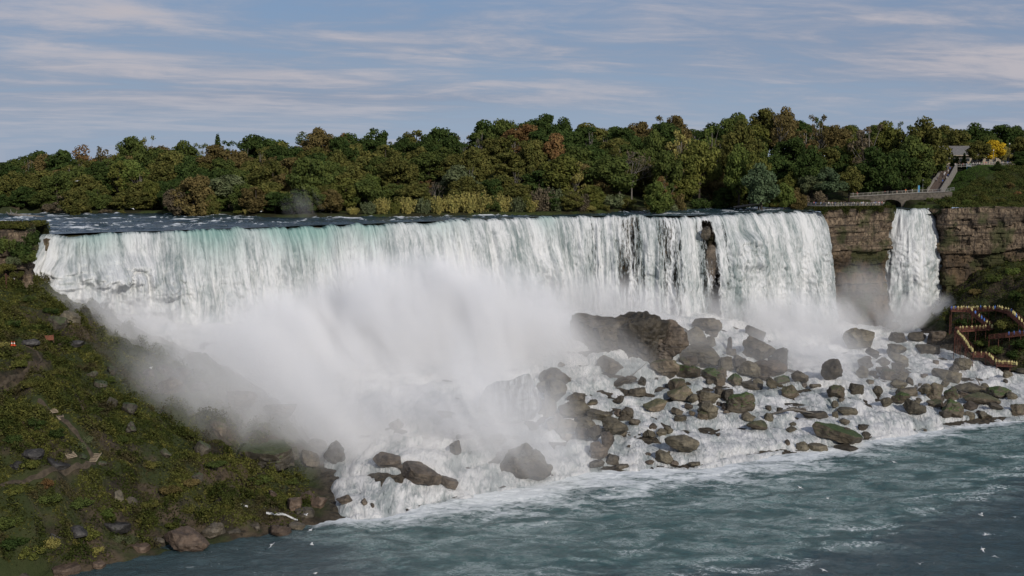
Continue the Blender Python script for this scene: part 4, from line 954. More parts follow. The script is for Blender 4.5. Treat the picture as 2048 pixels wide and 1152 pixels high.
# ---- hero trees, placed from the photograph
for a_ in [
  (385, 345, 416, 'round', 'brown', 7.2, 'wide brown bushy tree standing in the upper river on its own islet'), (352, 372, 417, 'round', 'greybrown', 4.5, 'low greyish tree leaning on the wide brown tree in the river'), (416, 385, 416, 'round', 'olive', 3.6, 'small olive tree hugging the river side of the wide brown tree'),
  (150, 376, 424, 'round', 'olive', 5.2, 'low olive bush tree at the river edge before the dark wood'), (128, 388, 425, 'open', 'greybrown', 4., 'thin grey brown tree beside the low olive bush tree'),
  (435, 270, 520, 'cone', 'dark', 4.2, 'dark cone shaped evergreen rising alone above the skyline'), (405, 282, 522, 'open', 'willow', 4., 'wispy grey green tree next to the cone shaped evergreen'),
  (262, 268, 515, 'broad', 'green', 6., 'broad tree with airy crown sticking out above the left skyline'), (170, 286, 510, 'open', 'rust', 7., 'dark rusty open tree on the skyline of the left wood'), (205, 290, 512, 'open', 'brown', 5., 'brown open tree beside the dark rusty one'),
  (57, 305, 500, 'open', 'green', 5., 'loose green tree at the left end of the skyline'), (262, 316, 462, 'broad', 'bright', 6.5, 'fresh green tree in the left wood catching the sun'), (235, 318, 458, 'tall', 'yellowgreen', 4., 'yellow green tree next to the fresh green one in the left wood'), (345, 298, 475, 'broad', 'olive', 8.5, 'huge olive dome tree above the river in the left wood'), (302, 355, 440, 'round', 'yellowgreen', 3.6, 'small yellow green tree low in the left wood'),
  (455, 348, 434, 'broad', 'willow', 7., 'flat topped grey green tree on the shore right of the river islet'), (440, 380, 430, 'round', 'bright', 3.2, 'small fresh green tree below the flat topped one'), (490, 284, 515, 'open', 'dark', 3.5, 'scraggy dark tree on the skyline'),
  (545, 318, 436, 'broad', 'olive', 7., 'large olive brown tree behind the puff of mist'), (620, 305, 428, 'round', 'green', 7.5, 'big leafy green tree at the shore behind the puff of mist'), (570, 345, 432, 'round', 'brown', 5.5, 'brown leafy tree left of the puff of mist'), (668, 320, 440, 'broad', 'green', 5.5, 'green tree in shade right of the puff of mist'),
  (610, 260, 525, 'open', 'green', 6., 'airy green tree on the skyline over the puff of mist'), (690, 262, 530, 'broad', 'rust', 5., 'reddish tree on the skyline left of the middle'), (1040, 247, 500, 'broad', 'rust', 9.0, 'big round rust red tree on the upper slope'), (1080, 226, 540, 'broad', 'dark', 7.5, 'dark tall oak topping the skyline by the rust red tree'),
  (1110, 262, 480, 'broad', 'rust', 5., 'smaller rust red tree below the big one'), (780, 362, 432, 'round', 'green', 6., 'green leafy tree at the shore above the golden shrubs'), (735, 345, 440, 'broad', 'bright', 4.5, 'bright green tree in front of shaded wood'), (800, 325, 470, 'open', 'greybrown', 6., 'grey leafless looking tree in the middle wood'), (920, 330, 450, 'broad', 'willow', 7.5, 'pale grey green tree behind the golden shrubs'), (870, 345, 440, 'bare', 'greybrown', 4., 'nearly bare grey tree by the pale grey green one'),
  (850, 358, 434, 'open', 'rust', 4.5, 'low reddish tree above the golden shrubs'), (1000, 345, 442, 'round', 'olive', 5.5, 'olive tree at the foot of the middle wood'), (1125, 310, 448, 'broad', 'yellowgreen', 8.5, 'large yellow green tree turning colour near the shore'), (1150, 318, 446, 'open', 'golden', 4.5, 'golden tinted tree beside the large yellow green one'), (1220, 306, 450, 'broad', 'green', 9., 'broad dark leaved tree by the mouth of the side channel'), (1265, 262, 475, 'bare', 'greybrown', 7., 'bare twiggy brown tree on the slope'), (1240, 280, 470, 'open', 'olive', 5., 'olive thin tree left of the bare twiggy one'),
  (1318, 360, 433, 'round', 'bright', 5., 'bright green tree on the little islet by the side channel'), (1330, 345, 436, 'open', 'rust', 4., 'rusty thin tree behind the bright green islet tree'), (1335, 296, 470, 'broad', 'green', 6., 'green round topped tree up the slope'), (1360, 250, 500, 'open', 'golden', 5.5, 'golden thin tree high on the slope'), (1330, 240, 535, 'broad', 'dark', 7., 'dark broad tree on the skyline over the side channel'), (1310, 258, 505, 'broad', 'green', 5., 'fresh looking tree under the dark skyline tree'),
  (1425, 245, 505, 'open', 'bright', 4.5, 'isolated fresh green tree among darker crowns'), (1400, 275, 480, 'broad', 'yellowgreen', 7.5, 'wide yellow green tree on the slope right of the middle'), (1480, 238, 500, 'broad', 'olive', 8., 'tall olive tree on the upper slope'), (1480, 285, 470, 'broad', 'bright', 6., 'fresh green crown in the middle of the right wood'), (1520, 300, 462, 'tall', 'yellowgreen', 4., 'slender yellow green tree in the right wood'), (1525, 325, 452, 'broad', 'teal', 6.5, 'blue green tree near the right shore'), (1560, 222, 530, 'open', 'brown', 6., 'spindly brown tree over the right skyline'), (1640, 224, 530, 'open', 'brown', 4.5, 'dark tufted tree sticking up from the right skyline'),
  (1570, 364, 462, 'broad', 'bright', 3.8, 'small pale green tree at the end of the viewing terrace'), (1597, 370, 466, 'round', 'brown', 3.6, 'small brown tree behind the small pale green one'), (1655, 334, 474, 'broad', 'teal', 6.5, 'silvery blue green tree leaning over the viewing terrace'), (1625, 345, 476, 'broad', 'willow', 5., 'grey green tree left of the silvery one'), (1700, 332, 480, 'broad', 'olive', 5.5, 'olive brown tree right of the silvery one'), (1620, 290, 480, 'broad', 'dark', 6., 'dark tree above the viewing terrace'), (1625, 278, 485, 'open', 'rust', 4., 'rust tinged tree over the viewing terrace'),
  (1740, 245, 505, 'open', 'greybrown', 7., 'bare looking grey tree above the stone bridge'), (1760, 290, 490, 'broad', 'dark', 7.5, 'dark green tree behind the stone bridge'), (1850, 233, 505, 'broad', 'olive', 9., 'very tall olive tree left of the stairway'), (1830, 270, 498, 'broad', 'green', 8., 'large leafy tree beside the stairway'), (1805, 300, 492, 'broad', 'dark', 7., 'shaded tree over the end of the bridge'), (1840, 318, 496, 'round', 'green', 5., 'low dense tree next to the stairway foot'), (1780, 240, 520, 'broad', 'yellowgreen', 6., 'yellowish tree on the skyline above the bridge'), (1870, 300, 512, 'broad', 'green', 5., 'tree hanging over the stairway top'),
  (1990, 278, 526, 'broad', 'yellow', 4.2, 'bright yellow tree beside the grey roofed building'), (2008, 290, 530, 'broad', 'golden', 3.4, 'orange golden tree behind the bright yellow one'), (1960, 280, 522, 'broad', 'olive', 4.8, 'olive tree in front of the grey roofed building'), (1910, 308, 535, 'round', 'dark', 2.3, 'small dark clipped tree at the wall of the grey roofed building'), (1929, 306, 534, 'cone', 'dark', 2., 'small dark pointed tree at the wall of the grey roofed building'), (1945, 245, 575, 'broad', 'dark', 8., 'dark tree rising behind the grey roofed building'), (1915, 255, 565, 'broad', 'olive', 7., 'olive tree behind the grey roof'), (2000, 246, 580, 'broad', 'dark', 7.5, 'dark tree standing on the far right skyline'), (2030, 250, 580, 'broad', 'dark', 6., 'second dark tree on the far right skyline'), (2046, 272, 545, 'broad', 'olive', 5., 'olive tree at the right end of the skyline'), (1975, 268, 570, 'broad', 'green', 6.5, 'green tree behind the bright yellow one'), (1896, 266, 578, 'broad', 'green', 6.5, 'green tree filling the gap left of the grey roof'),
  (2040, 340, 512, 'round', 'dark', 3.2, 'dark round tree on the path edge of the lawn'), (1996, 322, 507, 'cone', 'dark', 2.6, 'dark small conifer breaking the lawn top'),
  (1965, 384, 474, 'cone', 'olive', 2.8, 'small cone shaped juniper at the cliff top right of the narrow fall'), (2040, 300, 530, 'round', 'dark', 4., 'dark tree beside the flat roofed hut')]:
    tree_px(*a_[:6], label=a_[6])
# ---- the rest of the wood
rt = np.random.default_rng(21)
rows = [(7, 1.0, (7., 11.), (4.2, 6.)), (18, .55, (10., 15.), (4.8, 7.)), (32, .0, (13., 17.), (5., 7.5)), (50, -.1, (14., 18.), (5., 8.)), (70, -.2, (15., 19.), (5.5, 8.)), (92, 0., None, (5.5, 8.5)), (116, 0., (17., 21.), (7., 9.))]
hero = np.array([[e['px'], t_[3]] for t_ in TREES for e in [t_[0]]])
for ri, (dd, _b, hr, rr) in enumerate(rows):
    x = -225.
    while x < (150 if ri < 5 else 215 if ri == 5 else 170):
        rad = rt.uniform(*rr); x += rad * rt.uniform(1.1, 1.6)
        d = dd + rt.uniform(-4.5, 4.5); Y = float(shore_up(min(x, 140))) + d
        if x > 142: Y = 478 + d * 1.2
        px = 1024 + F * x / Y
        if px < -60 or px > 2110: continue
        if np.any((np.abs(hero[:, 0] - px) < 18) & (np.abs(hero[:, 1] - Y) < 9)): continue
        if 1655 < px < 1890 and Y < 494 or 1560 < px <= 1655 and Y < 473: continue
        if px > 1870 and Y < 562: continue
        if 1235 < px < 1300 and d < 12: continue
        if ri == 0 and 690 < px < 1075: continue
        g = float(ground_up(x, Y))
        nz = float(fbm(np.array([x / 30.]), np.array([Y / 30.]), None, 3, 301)[0]) + rt.normal(0, .22)
        pal = (['dark', 'dark', 'olive', 'green', 'olive', 'brown', 'dark', 'green'] if px < 680 else ['brown', 'olive', 'dark', 'olive', 'green', 'olive', 'yellowgreen', 'brown'] if px < 1330 else ['olive', 'green', 'brown', 'dark', 'yellowgreen', 'olive', 'dark', 'brown'])
        leaf = pal[int(np.clip((nz + .7) / 1.4 * len(pal), 0, len(pal) - 1))]
        if ri >= 5: leaf = rt.choice(['dark', 'dark', 'olive', 'brown', 'green'])
        kind = rt.choice(['broad', 'broad', 'round', 'round', 'broad', 'open'] if ri > 1 else ['round', 'round', 'broad', 'round'])
        if hr is None:
            ys = np.interp(px, [q[0] for q in SKY], [q[1] for q in SKY]) + rt.uniform(-9, 14); top = at_Y(px, ys, Y)[2]; hh = np.clip(top - g, 12, 26)
        else: hh = rt.uniform(*hr)
        e = plant('tree', kind, (x, Y, g), rad * (.72 if kind in ('tall', 'open') else 1), hh * rt.uniform(.82, 1.12), leaf, None, 'tree', 'trees of the wooded island'); TREES.append([e, kind, leaf, Y, None])
# labels of the unnamed trees: look + where, found by the named things round about
MARKS = [(40, 'left wood end'), (170, 'dark rusty open tree'), (262, 'sunlit green tree'), (345, 'huge olive dome tree'), (435, 'cone shaped evergreen'), (600, 'river mist puff'), (690, 'reddish skyline tree'), (850, 'golden shrubs'), (1040, 'big rust red tree'), (1125, 'large yellow green tree'), (1265, 'bare twiggy tree'), (1318, 'side channel islet'), (1425, 'isolated fresh green tree'), (1525, 'blue green shore tree'), (1655, 'silvery tree by the terrace'), (1760, 'stone bridge'), (1850, 'stairway'), (1990, 'bright yellow tree')]
def row_of(e, Y):
    d = Y - float(shore_up(min(e.location.x, 140)))
    return 'at the shore' if d < 13 else 'behind the shore' if d < 26 else 'low on slope' if d < 42 else 'halfway up' if d < 62 else 'high up' if d < 84 else 'on the skyline'
pool = {}
for e, kind, leaf, Y, lab in sorted(TREES, key=lambda q: q[0]['px']):
    if lab: continue
    px = e['px']; m_ = min(MARKS, key=lambda q: abs(q[0] - px)); side = 'above' if abs(m_[0] - px) < 14 else ('left of' if px < m_[0] else 'right of')
    pool.setdefault((COLW[leaf], KW[kind], row_of(e, Y), side, m_[1]), []).append((abs(px - m_[0]), e))
ORD = ['nearest', 'second', 'third', 'fourth', 'fifth', 'sixth', 'seventh', 'eighth']
for (cw_, kw_, ro, side, mk_), L_3 in pool.items():
    L_3.sort(key=lambda q: q[0])
    for i, (_d, e) in enumerate(L_3):
        e['label'] = f"{cw_} {kw_} tree {ro}, {(ORD[i] + ' ') if len(L_3) > 1 else ''}{side} {mk_}"
# ---- shrubs along the island shore
sh_ = [(95, 405, 'greybrown', 'bush', 2.2), (212, 418, 'greybrown', 'bush', 2.2), (243, 420, 'olive', 'bush', 1.6), (175, 415, 'golden', 'bush', 1.5), (478, 422, 'yellowgreen', 'bush', 1.8), (492, 420, 'golden', 'brush', 1.4), (35, 424, 'greybrown', 'brush', .9),
  (705, 418, 'golden', 'brush', 2.6), (738, 410, 'willow', 'brush', 3.2), (765, 404, 'golden', 'brush', 3.4), (790, 408, 'yellowgreen', 'brush', 2.6), (815, 402, 'golden', 'brush', 3.4), (845, 404, 'willow', 'brush', 3.4), (875, 400, 'golden', 'brush', 3.2), (905, 398, 'golden', 'brush', 3.8), (935, 394, 'golden', 'brush', 4.2), (962, 393, 'golden', 'brush', 4.), (985, 400, 'green', 'bush', 3.), (1005, 398, 'golden', 'brush', 3.6), (1035, 402, 'willow', 'brush', 3.4), (1060, 404, 'golden', 'brush', 3.), (1055, 394, 'yellowgreen', 'bush', 2.4),
  (1085, 386, 'greybrown', 'brush', 4.6), (1115, 388, 'willow', 'brush', 4.), (1140, 394, 'greybrown', 'brush', 3.6), (1162, 396, 'greybrown', 'brush', 3.2), (1186, 402, 'yellowgreen', 'bush', 2.6), (1178, 410, 'golden', 'bush', 2.2), (1225, 388, 'willow', 'bush', 5.), (1255, 398, 'olive', 'bush', 3.6), (1210, 408, 'olive', 'bush', 2.4), (1338, 403, 'willow', 'bush', 3.8), (1310, 392, 'olive', 'bush', 3.8), (1358, 388, 'brown', 'bush', 3.), (1400, 395, 'dark', 'bush', 4.), (1440, 396, 'dark', 'bush', 4.), (1480, 394, 'olive', 'bush', 4.), (1520, 398, 'dark', 'bush', 3.4), (1550, 403, 'olive', 'bush', 2.6), (1640, 383, 'greybrown', 'bush', 3.), (1610, 392, 'greybrown', 'bush', 2.4)]
SW = {'bush': 'rounded', 'brush': 'feathery upright'}
cnt = {}
for i, (px, py, leaf, kind, r) in enumerate(sh_):
    Y = float(shore_up(at_Y(px, 425, 430)[0])) + 1.2 + r * .8
    if 1290 < px < 1370: Y -= 2
    if px in (95, 212, 243, 175, 478, 492): Y -= 1.5
    if px > 1600: Y = 468
    q = at_Y(px, py, Y); g = float(ground_up(q[0], Y)); hh = max(q[2] - g, 1.2) * (1.25 if kind == 'brush' else 1.)
    m_ = min([(40, 'left end of the wood'), (150, 'low olive bush tree'), (385, 'wide brown river tree'), (600, 'puff of mist on the river'), (735, 'bright green shore tree'), (920, 'pale grey green tree'), (1000, 'olive shore tree'), (1125, 'large yellow green tree'), (1220, 'broad dark leaved tree'), (1318, 'bright green islet tree'), (1525, 'blue green shore tree'), (1655, 'silvery terrace tree')], key=lambda q_: abs(q_[0] - px))
    key = (COLW[leaf], SW[kind], 'left of' if px < m_[0] else 'right of', m_[1]); cnt.setdefault(key, []).append((abs(px - m_[0]), plant('shrub', kind, (q[0], Y, g - .2), r, hh + .2, leaf, None, 'shrub', 'shrubs along the island shore')))
for (a_, b_, c_, d_), L_4 in cnt.items():
    L_4.sort(key=lambda q: q[0])
    for i, (_x, e) in enumerate(L_4): e['label'] = f"{a_} {b_} shrub at the waterline, {(ORD[i] + ' ') if len(L_4) > 1 else ''}{c_} the {d_}"
# ---- low growth nobody could count: leaf sprays over a piece of ground
UG = {}
for k_, c_, h2_ in (('bank', (.040, .052, .012), (.085, .085, .020)), ('lawn', (.055, .10, .022), (.075, .12, .028)), ('slope', (.048, .064, .018), (.085, .085, .026)), ('moss', (.04, .07, .012), (.06, .10, .016))): UG[k_] = leaf_mat('growth_' + k_, c_, .6, h2_)
def patchy(name):
    t = NT(name); p = t.pos(); lt = t.attr('tone'); n1 = t.noise(p, .085, 5, .62, .6); n2 = t.noise(p, .5, 4, .6); n3 = t.noise(t.vmath('ADD', p, (40, 7, 0)), .13, 4, .6)
    c = t.mix(t.map(n1, .36, .62), (.036, .047, .013), (.088, .092, .025)); c = t.mix(t.map(n2, .54, .68, 0, .8), c, (.16, .145, .038)); c = t.mix(t.map(n3, .52, .64, 0, .75), c, (.066, .052, .030))
    k = t.math('ADD', .45, t.math('MULTIPLY', lt, 1.1)); mx = t.n('ShaderNodeMix', {6: c, 7: t.comb(k, k, k)}, data_type='RGBA', blend_type='MULTIPLY'); mx.inputs[0].default_value = 1.
    d = t.n('ShaderNodeBsdfDiffuse', {'Color': mx.outputs[2]}).outputs[0]; tr = t.n('ShaderNodeBsdfTranslucent', {'Color': mx.outputs[2]}).outputs[0]
    return t.out(t.n('ShaderNodeMixShader', {0: .25, 1: d, 2: tr}).outputs[0])
UG['bank'] = patchy('growth_bank')
def growth(name, x, y, z, size, hgt, mat, label, seed):
    rg = np.random.default_rng(seed); n = len(x)
    Cn = np.stack([x, y, z + rg.random(n) ** 1.3 * hgt], -1); Nn = rg.normal(0, .6, (n, 3)) + np.array([.05, -.25, .75]); Nn /= np.linalg.norm(Nn, axis=1)[:, None]
    V, Fc = quads(Cn, Nn, rg.uniform(.6, 1.4, n) * size, rg)
    return tag(mk(name, V, Fc, mat, smooth_=False, attrs={'tone': np.repeat(rg.random(n), 4)}), label, 'undergrowth', kind='stuff')
# ================================================================== left bank: paths, steps, growth
def drape(px_pts, width, name, mat, lift=.25, n=50, label=None, zf=zlow):
    P = np.array([hit_low(*q)[:2] for q in px_pts]); u, L = resample(P, .7); L = smooth_line(L, 2)
    T = np.gradient(L, axis=0); T /= np.linalg.norm(T, axis=1)[:, None] + 1e-9; Nn = np.stack([T[:, 1], -T[:, 0]], -1); V = []; m_ = 5
    zc = zf(L[:, 0], L[:, 1])
    for i in range(len(L)):
        for k in np.linspace(-1, 1, m_):
            q = L[i] + Nn[i] * k * width / 2 * (1 + .25 * math.sin(i * 1.7 + k)); V.append((q[0], q[1], max(zf(q[0], q[1]), zc[i] - .5) + lift - .18 * abs(k)))
    o = mk(name, V, gridf(len(L), m_), mat); o['kind'] = 'structure'; return L
M['dirt'] = plain('dirt', (.095, .072, .05), .95, .35, 1.2); M['dirt'] = plain('trodden_earth', (.06, .047, .032), .95, .35, 1.2)
M['trickle'] = plain('trickle_water', (.62, .64, .64), .5, .2, 2.)
path1 = drape([(72, 800), (100, 822), (128, 845), (150, 868), (172, 893), (186, 915), (190, 930), (165, 940), (130, 948), (80, 958), (40, 965), (-20, 972)], .9, 'path', M['dirt'], .3)
path2 = drape([(-20, 778), (20, 765), (55, 745), (85, 720), (70, 700), (40, 690)], .5, 'path', M['dirt'], .25)
drape([(470, 1003), (482, 1012), (500, 1017)], .3, 'trickle_water', M['whitewater'], .3)
drape([(528, 1026), (560, 1032), (600, 1042)], .4, 'trickle_water', M['whitewater'], .3)
# growth over the bank
rg = np.random.default_rng(31); n0 = 1000000
x = rg.uniform(-135, -28, n0); y = rg.uniform(212, 330, n0); z = zlow(x, y)
px, py = proj(np.stack([x, y, z], -1))
dens = smooth(-.75, .0, fbm(x / 7, y / 7, None, 4, 401)) * smooth(.4, 2.6, z + fbm(x / 5, y / 5, None, 3, 403) * 2) * smooth(-2.5, -5, wl(x, y))
misty = smooth(230, 330, px) * smooth(800 + (px - 300) * .42, 740 + (px - 300) * .42, py)
dens *= 1 - .8 * misty; dens *= .10 + .90 * smooth(-.28, .10, fbm(x / 3.5, y / 3.5, None, 4, 405))
dp = np.minimum(seg_dist(x, y, [tuple(q) for q in path1[::8]]), seg_dist(x, y, [tuple(q) for q in path2[::8]])); dens *= smooth(.9, 1.8, dp)
k = (rg.random(n0) < dens) & (px > -60) & (px < 720)
hg = .3 + 2.2 * smooth(-.1, .5, fbm(x / 2.6, y / 2.6, None, 3, 407))
growth('undergrowth', x[k], y[k], z[k] - .1, .42, hg[k], UG['bank'], 'tangled green and yellow undergrowth covering the left bank', 1)
# growth on the grassy cliff top at the left and on its face
n0 = 40000; x = rg.uniform(-175, -126.5, n0); y = rg.uniform(309, 331, n0); z = ground_up(x, y)
k = z > 55; growth('undergrowth', x[k], y[k], z[k], .4, .9, UG['bank'], 'dry grass and herbs on the cliff top at the left end', 2)
# right bank growth under the cliff
n0 = 150000; x = rg.uniform(148, 235, n0); y = rg.uniform(380, 468, n0); z = zlow(x, y)
dens = smooth(-.6, .2, fbm(x / 8, y / 8, None, 4, 411)) * smooth(-2, -5, wl(x, y)); px, py = proj(np.stack([x, y, z], -1)); k = (rg.random(n0) < dens) & (px < 2120) & (z > 6)
growth('undergrowth', x[k], y[k], z[k] - .1, .5, (.3 + 1.5 * smooth(-.1, .5, fbm(x / 3, y / 3, None, 3, 413)))[k], UG['slope'], 'dark green growth on the slope around the red brown stairs', 3)
# cliff-top growth right of the narrow fall and the mown lawn above it
n0 = 170000; x = rg.uniform(160, 250, n0); y = rg.uniform(452, 530, n0); z = ground_up(x, y); px, py = proj(np.stack([x, y, z], -1))
cl = np.interp(x, [166, 180, 205, 230, 330], [468, 463, 458, 452, 432]); e_ = y - cl
lawn = smooth(-2, 2, e_ - 25 - np.maximum(px - 1885, 0) * .20 + vn(x / 9, y / 9, None, 419) * 3) * smooth(2030, 2000, px)
ok = (z > 55.5) & (px < 2110) & (e_ > -.5) & (px > 1880 - (y - 470) * 0.9) & (px > 1868)
k = ok & (rg.random(n0) < (1 - lawn) * smooth(-.6, .1, fbm(x / 6, y / 6, None, 4, 415)))
growth('undergrowth', x[k], y[k], z[k] - .1, .5, (.3 + 1.6 * smooth(-.1, .5, fbm(x / 4, y / 4, None, 3, 417)))[k], UG['slope'], 'rough growth on the cliff top right of the narrow fall', 4)
k = ok & (rg.random(n0) < lawn)
growth('grass', x[k], y[k], z[k], .3, .16, UG['lawn'], 'mown green lawn sloping down beside the stairway', 5)['category'] = 'grass'
# fringe along the promontory edge between the two falls
n0 = 26000; x = rg.uniform(113, 147.5, n0); ed = np.interp(x, [112, 117, 122, 128, 135, 142, 146, 147.5], [449, 451.2, 452, 454.4, 456, 458.5, 460.3, 462]); y = ed + rg.uniform(-1.4, 4.4, n0)
z = np.where(y > ed + .3, 56.2, 56 - (ed + .3 - y) * 1.9 * rg.random(n0)); k = (y > ed - 1.2 * smooth(-.2, .4, fbm(x / 3, y * 0, None, 3, 421))) & (y < ed + 2.6)
growth('undergrowth', x[k], y[k], z[k] - .2, .4, .9 * np.ones(k.sum()), UG['slope'], 'green fringe hanging over the cliff between the two falls', 6)
# named shrubs of the left bank
for px, py, r, h, leaf, kind, lab in [
  (60, 1110, 2.2, 2.2, 'yellowgreen', 'bush', 'round yellow green bush near the near shoreline'), (105, 1092, 1.8, 2., 'golden', 'bush', 'bush with yellow flowers near the near shoreline'), (175, 1075, 2.6, 2.2, 'yellowgreen', 'bush', 'wide yellow green bush below the black rocks'), (25, 1090, 2.6, 2.4, 'dark', 'bush', 'dark green bush in the lower left corner'), (20, 1050, 2.4, 2.4, 'green', 'bush', 'green bush above the dark corner bush'), (195, 1100, 1.3, 1.3, 'golden', 'bush', 'golden tuft at the near shore'), (262, 1082, 1.6, 1.6, 'willow', 'brush', 'pale feathery bush on the shore rocks'), (235, 1078, 1.2, 1.2, 'willow', 'brush', 'small pale feathery bush by the larger one'),
  (343, 1052, 1.4, 1.4, 'yellowgreen', 'bush', 'lime green bush growing on the broad shoreline boulder'), (100, 1000, 2.2, 1.8, 'green', 'bush', 'mid green bush on the lower bank'), (160, 1010, 2.4, 2., 'green', 'bush', 'broad green bush in the middle of the lower bank'), (215, 1030, 1.8, 1.6, 'bright', 'bush', 'fresh green bush on the lower bank'), (95, 968, 1.4, 1.4, 'rust', 'bush', 'orange tinted bush under the path'), (30, 985, 1.8, 1.6, 'yellowgreen', 'bush', 'yellow green bush left under the path'),
  (340, 985, 2.2, 2.2, 'brown', 'bush', 'brown bush on the shoulder of the lower bank'), (380, 970, 2., 2., 'brown', 'bush', 'second brown bush on the shoulder, beside the dark rock'), (420, 985, 2.4, 2., 'olive', 'bush', 'olive bush at the end of the shoulder'), (300, 1010, 1.8, 1.6, 'olive', 'bush', 'olive bush below the brown bushes'), (375, 1020, 1.8, 1.6, 'olive', 'brush', 'olive feathery bush near the trickle of water'),
  (60, 930, 1.8, 1.6, 'yellowgreen', 'bush', 'yellow green bush just above the path bend'), (160, 895, 1.6, 1.4, 'willow', 'brush', 'grey green tuft above the lower wooden steps'), (175, 880, 1.3, 1.3, 'willow', 'brush', 'pale tuft beside the path'), (20, 880, 2.2, 1.8, 'dark', 'bush', 'dark bush at the left edge of the bank'), (70, 850, 2.2, 1.8, 'dark', 'bush', 'dark bush below the pale wooden steps'), (115, 870, 2., 1.6, 'dark', 'bush', 'dark bush left of the path'),
  (60, 770, 2., 1.6, 'olive', 'bush', 'olive bush above the pale wooden steps'), (35, 730, 2., 1.8, 'yellowgreen', 'bush', 'yellow green bush between the two paths'), (120, 745, 1.8, 1.5, 'olive', 'bush', 'olive bush on the outline of the bank'), (5, 690, 1.6, 1.4, 'golden', 'bush', 'yellow flowered bush near the orange cones'), (45, 715, 1.4, 1.3, 'yellowgreen', 'bush', 'pale green bush below the orange cones'), (70, 655, 1.6, 1.4, 'bright', 'bush', 'fresh green bush high on the bank'), (25, 648, 2.2, 1.8, 'dark', 'bush', 'dark bush high on the bank by the edge'), (105, 622, 2.2, 1.6, 'dark', 'bush', 'dark bush at the upper outline of the bank'), (60, 600, 1.8, 1.5, 'green', 'bush', 'green bush under the rusty posts'), (28, 612, 1.2, 1.2, 'yellowgreen', 'bush', 'small yellow green bush under the rusty posts'),
  (190, 820, 2., 1.2, 'green', 'bush', 'green bush on the slope right of the path'), (240, 880, 2.2, 1.4, 'green', 'bush', 'green bush in the middle of the slope'), (220, 760, 1.6, 1.2, 'green', 'bush', 'green bush near the edge of mist'), (300, 930, 2.2, 1.5, 'olive', 'bush', 'olive bush in thin mist on the slope'), (430, 930, 2.4, 1.6, 'green', 'bush', 'green bush under the reddish standing slab'), (520, 960, 2.4, 1.6, 'green', 'bush', 'green bush below the dark ledge'), (580, 965, 2., 1.4, 'green', 'bush', 'green bush at the end of the dark ledge')]:
    q = hit_low(px, py + 4); plant('shrub', kind, (q[0], q[1], q[2] - .15), r, h, leaf, lab, 'shrub', 'shrubs of the left bank')
# bushes crowning the left cliff
for px, py, Y, r, h, leaf, lab in [(66, 470, 313, 2.3, 4.6, 'dark', 'dark bush at the corner of the left cliff top'), (45, 490, 311, 2.8, 5., 'dark', 'dark green bush hanging on the left cliff'), (18, 480, 311, 2.6, 5.2, 'green', 'tall green bush at the edge of the left cliff'), (60, 508, 310.5, 2.2, 3.6, 'green', 'green bush under the corner bush of the left cliff'), (30, 515, 310, 2., 3., 'willow', 'grey green bush halfway down the left cliff'), (10, 530, 309, 2.4, 3.4, 'olive', 'olive bush halfway down the left cliff'), (35, 545, 309, 1.8, 2.2, 'olive', 'small olive bush low on the left cliff'), (5, 452, 314, 1.6, 2., 'yellowgreen', 'yellow green bush on the left cliff top'), (50, 452, 318, 2.4, 2.4, 'willow', 'grey feathery bush behind the corner bush')]:
    q = at_Y(px, py, Y); plant('shrub', 'bush', (q[0], q[1] - .6, q[2] - h * .75), r, h, leaf, lab, 'shrub', 'bushes of the left cliff')
# a lawn's little bushes, bushes of the right slope
for px, py, r, h, leaf, lab in [(1923, 356, 1.3, 2.6, 'dark', 'tallest of the three clipped bushes on the lawn'), (1943, 358, .8, 1.6, 'dark', 'middle one of the three clipped bushes on the lawn'), (1961, 352, .8, 1.5, 'dark', 'smallest clipped bush, highest on the lawn'), (1990, 365, 1.6, 2., 'olive', 'olive bush at the rough edge of the lawn'), (2020, 370, 2., 2.2, 'brown', 'brown bush on the rough hill'), (2035, 388, 1.4, 2.6, 'rust', 'rust tinted upright bush on the rough hill'), (1905, 400, 2., 2.2, 'green', 'green bush over the bank of the narrow channel'), (1935, 402, 2.2, 2., 'bright', 'fresh green bush on the cliff top'), (1885, 402, 1.6, 1.8, 'dark', 'dark bush at the side of the narrow channel'), (1773, 411, 1.6, 2.4, 'dark', 'dark bush at the corner of the promontory'), (2000, 398, 2., 1.8, 'olive', 'olive bush near the cliff edge'), (1860, 397, 1.8, 1.8, 'green', 'green bush at the end of the stone bridge'), (1845, 403, 1.6, 1.4, 'green', 'low green bush below the stone bridge')]:
    d = ray(px, py + 6); ts = np.linspace(452, 560, 500) / d[1]; P = np.array([0, 0, H]) + ts[:, None] * d; g = ground_up(P[:, 0], P[:, 1]); kk = np.argmax(P[:, 2] <= g); q = P[kk] if P[kk, 2] <= g[kk] else at_Y(px, py, 470)
    plant('shrub', 'bush', (q[0], q[1], float(ground_up(q[0], q[1])) - .2), r, h, leaf, lab, 'shrub', 'bushes above the right cliff')
# wooden steps, posts, cones, barrier
M['wood'] = plain('pale_wood', (.30, .24, .17), .8, .2, 4.); M['rust'] = plain('rusty_steel', (.10, .045, .03), .8, .3, 6.); M['white'] = plain('white_paint', (.7, .7, .68), .5, .1, 3.); M['orange'] = plain('orange_plastic', (.5, .07, .02), .5, .1, 3.)
def steps(px, py, ang, n, lab, wd=1.9):
    q = hit_low(px, py); e = empty('wooden_steps', q, ang); tag(e, lab, 'steps', 'wooden steps of the bank path')
    for i in range(n):
        mb = MB(); mb.box((0, -.42 * (n / 2 - i), .2 * (i - n / 2) + .35), (wd, .3, .13)); mb.build('tread', M['wood'], e)
    for s_ in (-1, 1):
        mb = MB(); mb.bar((s_ * wd * .52, -.42 * n / 2, -.2 * n / 2 + .3), (s_ * wd * .52, .42 * n / 2, .2 * n / 2 + .3), .1, .24); mb.build('stringer', M['wood'], e)
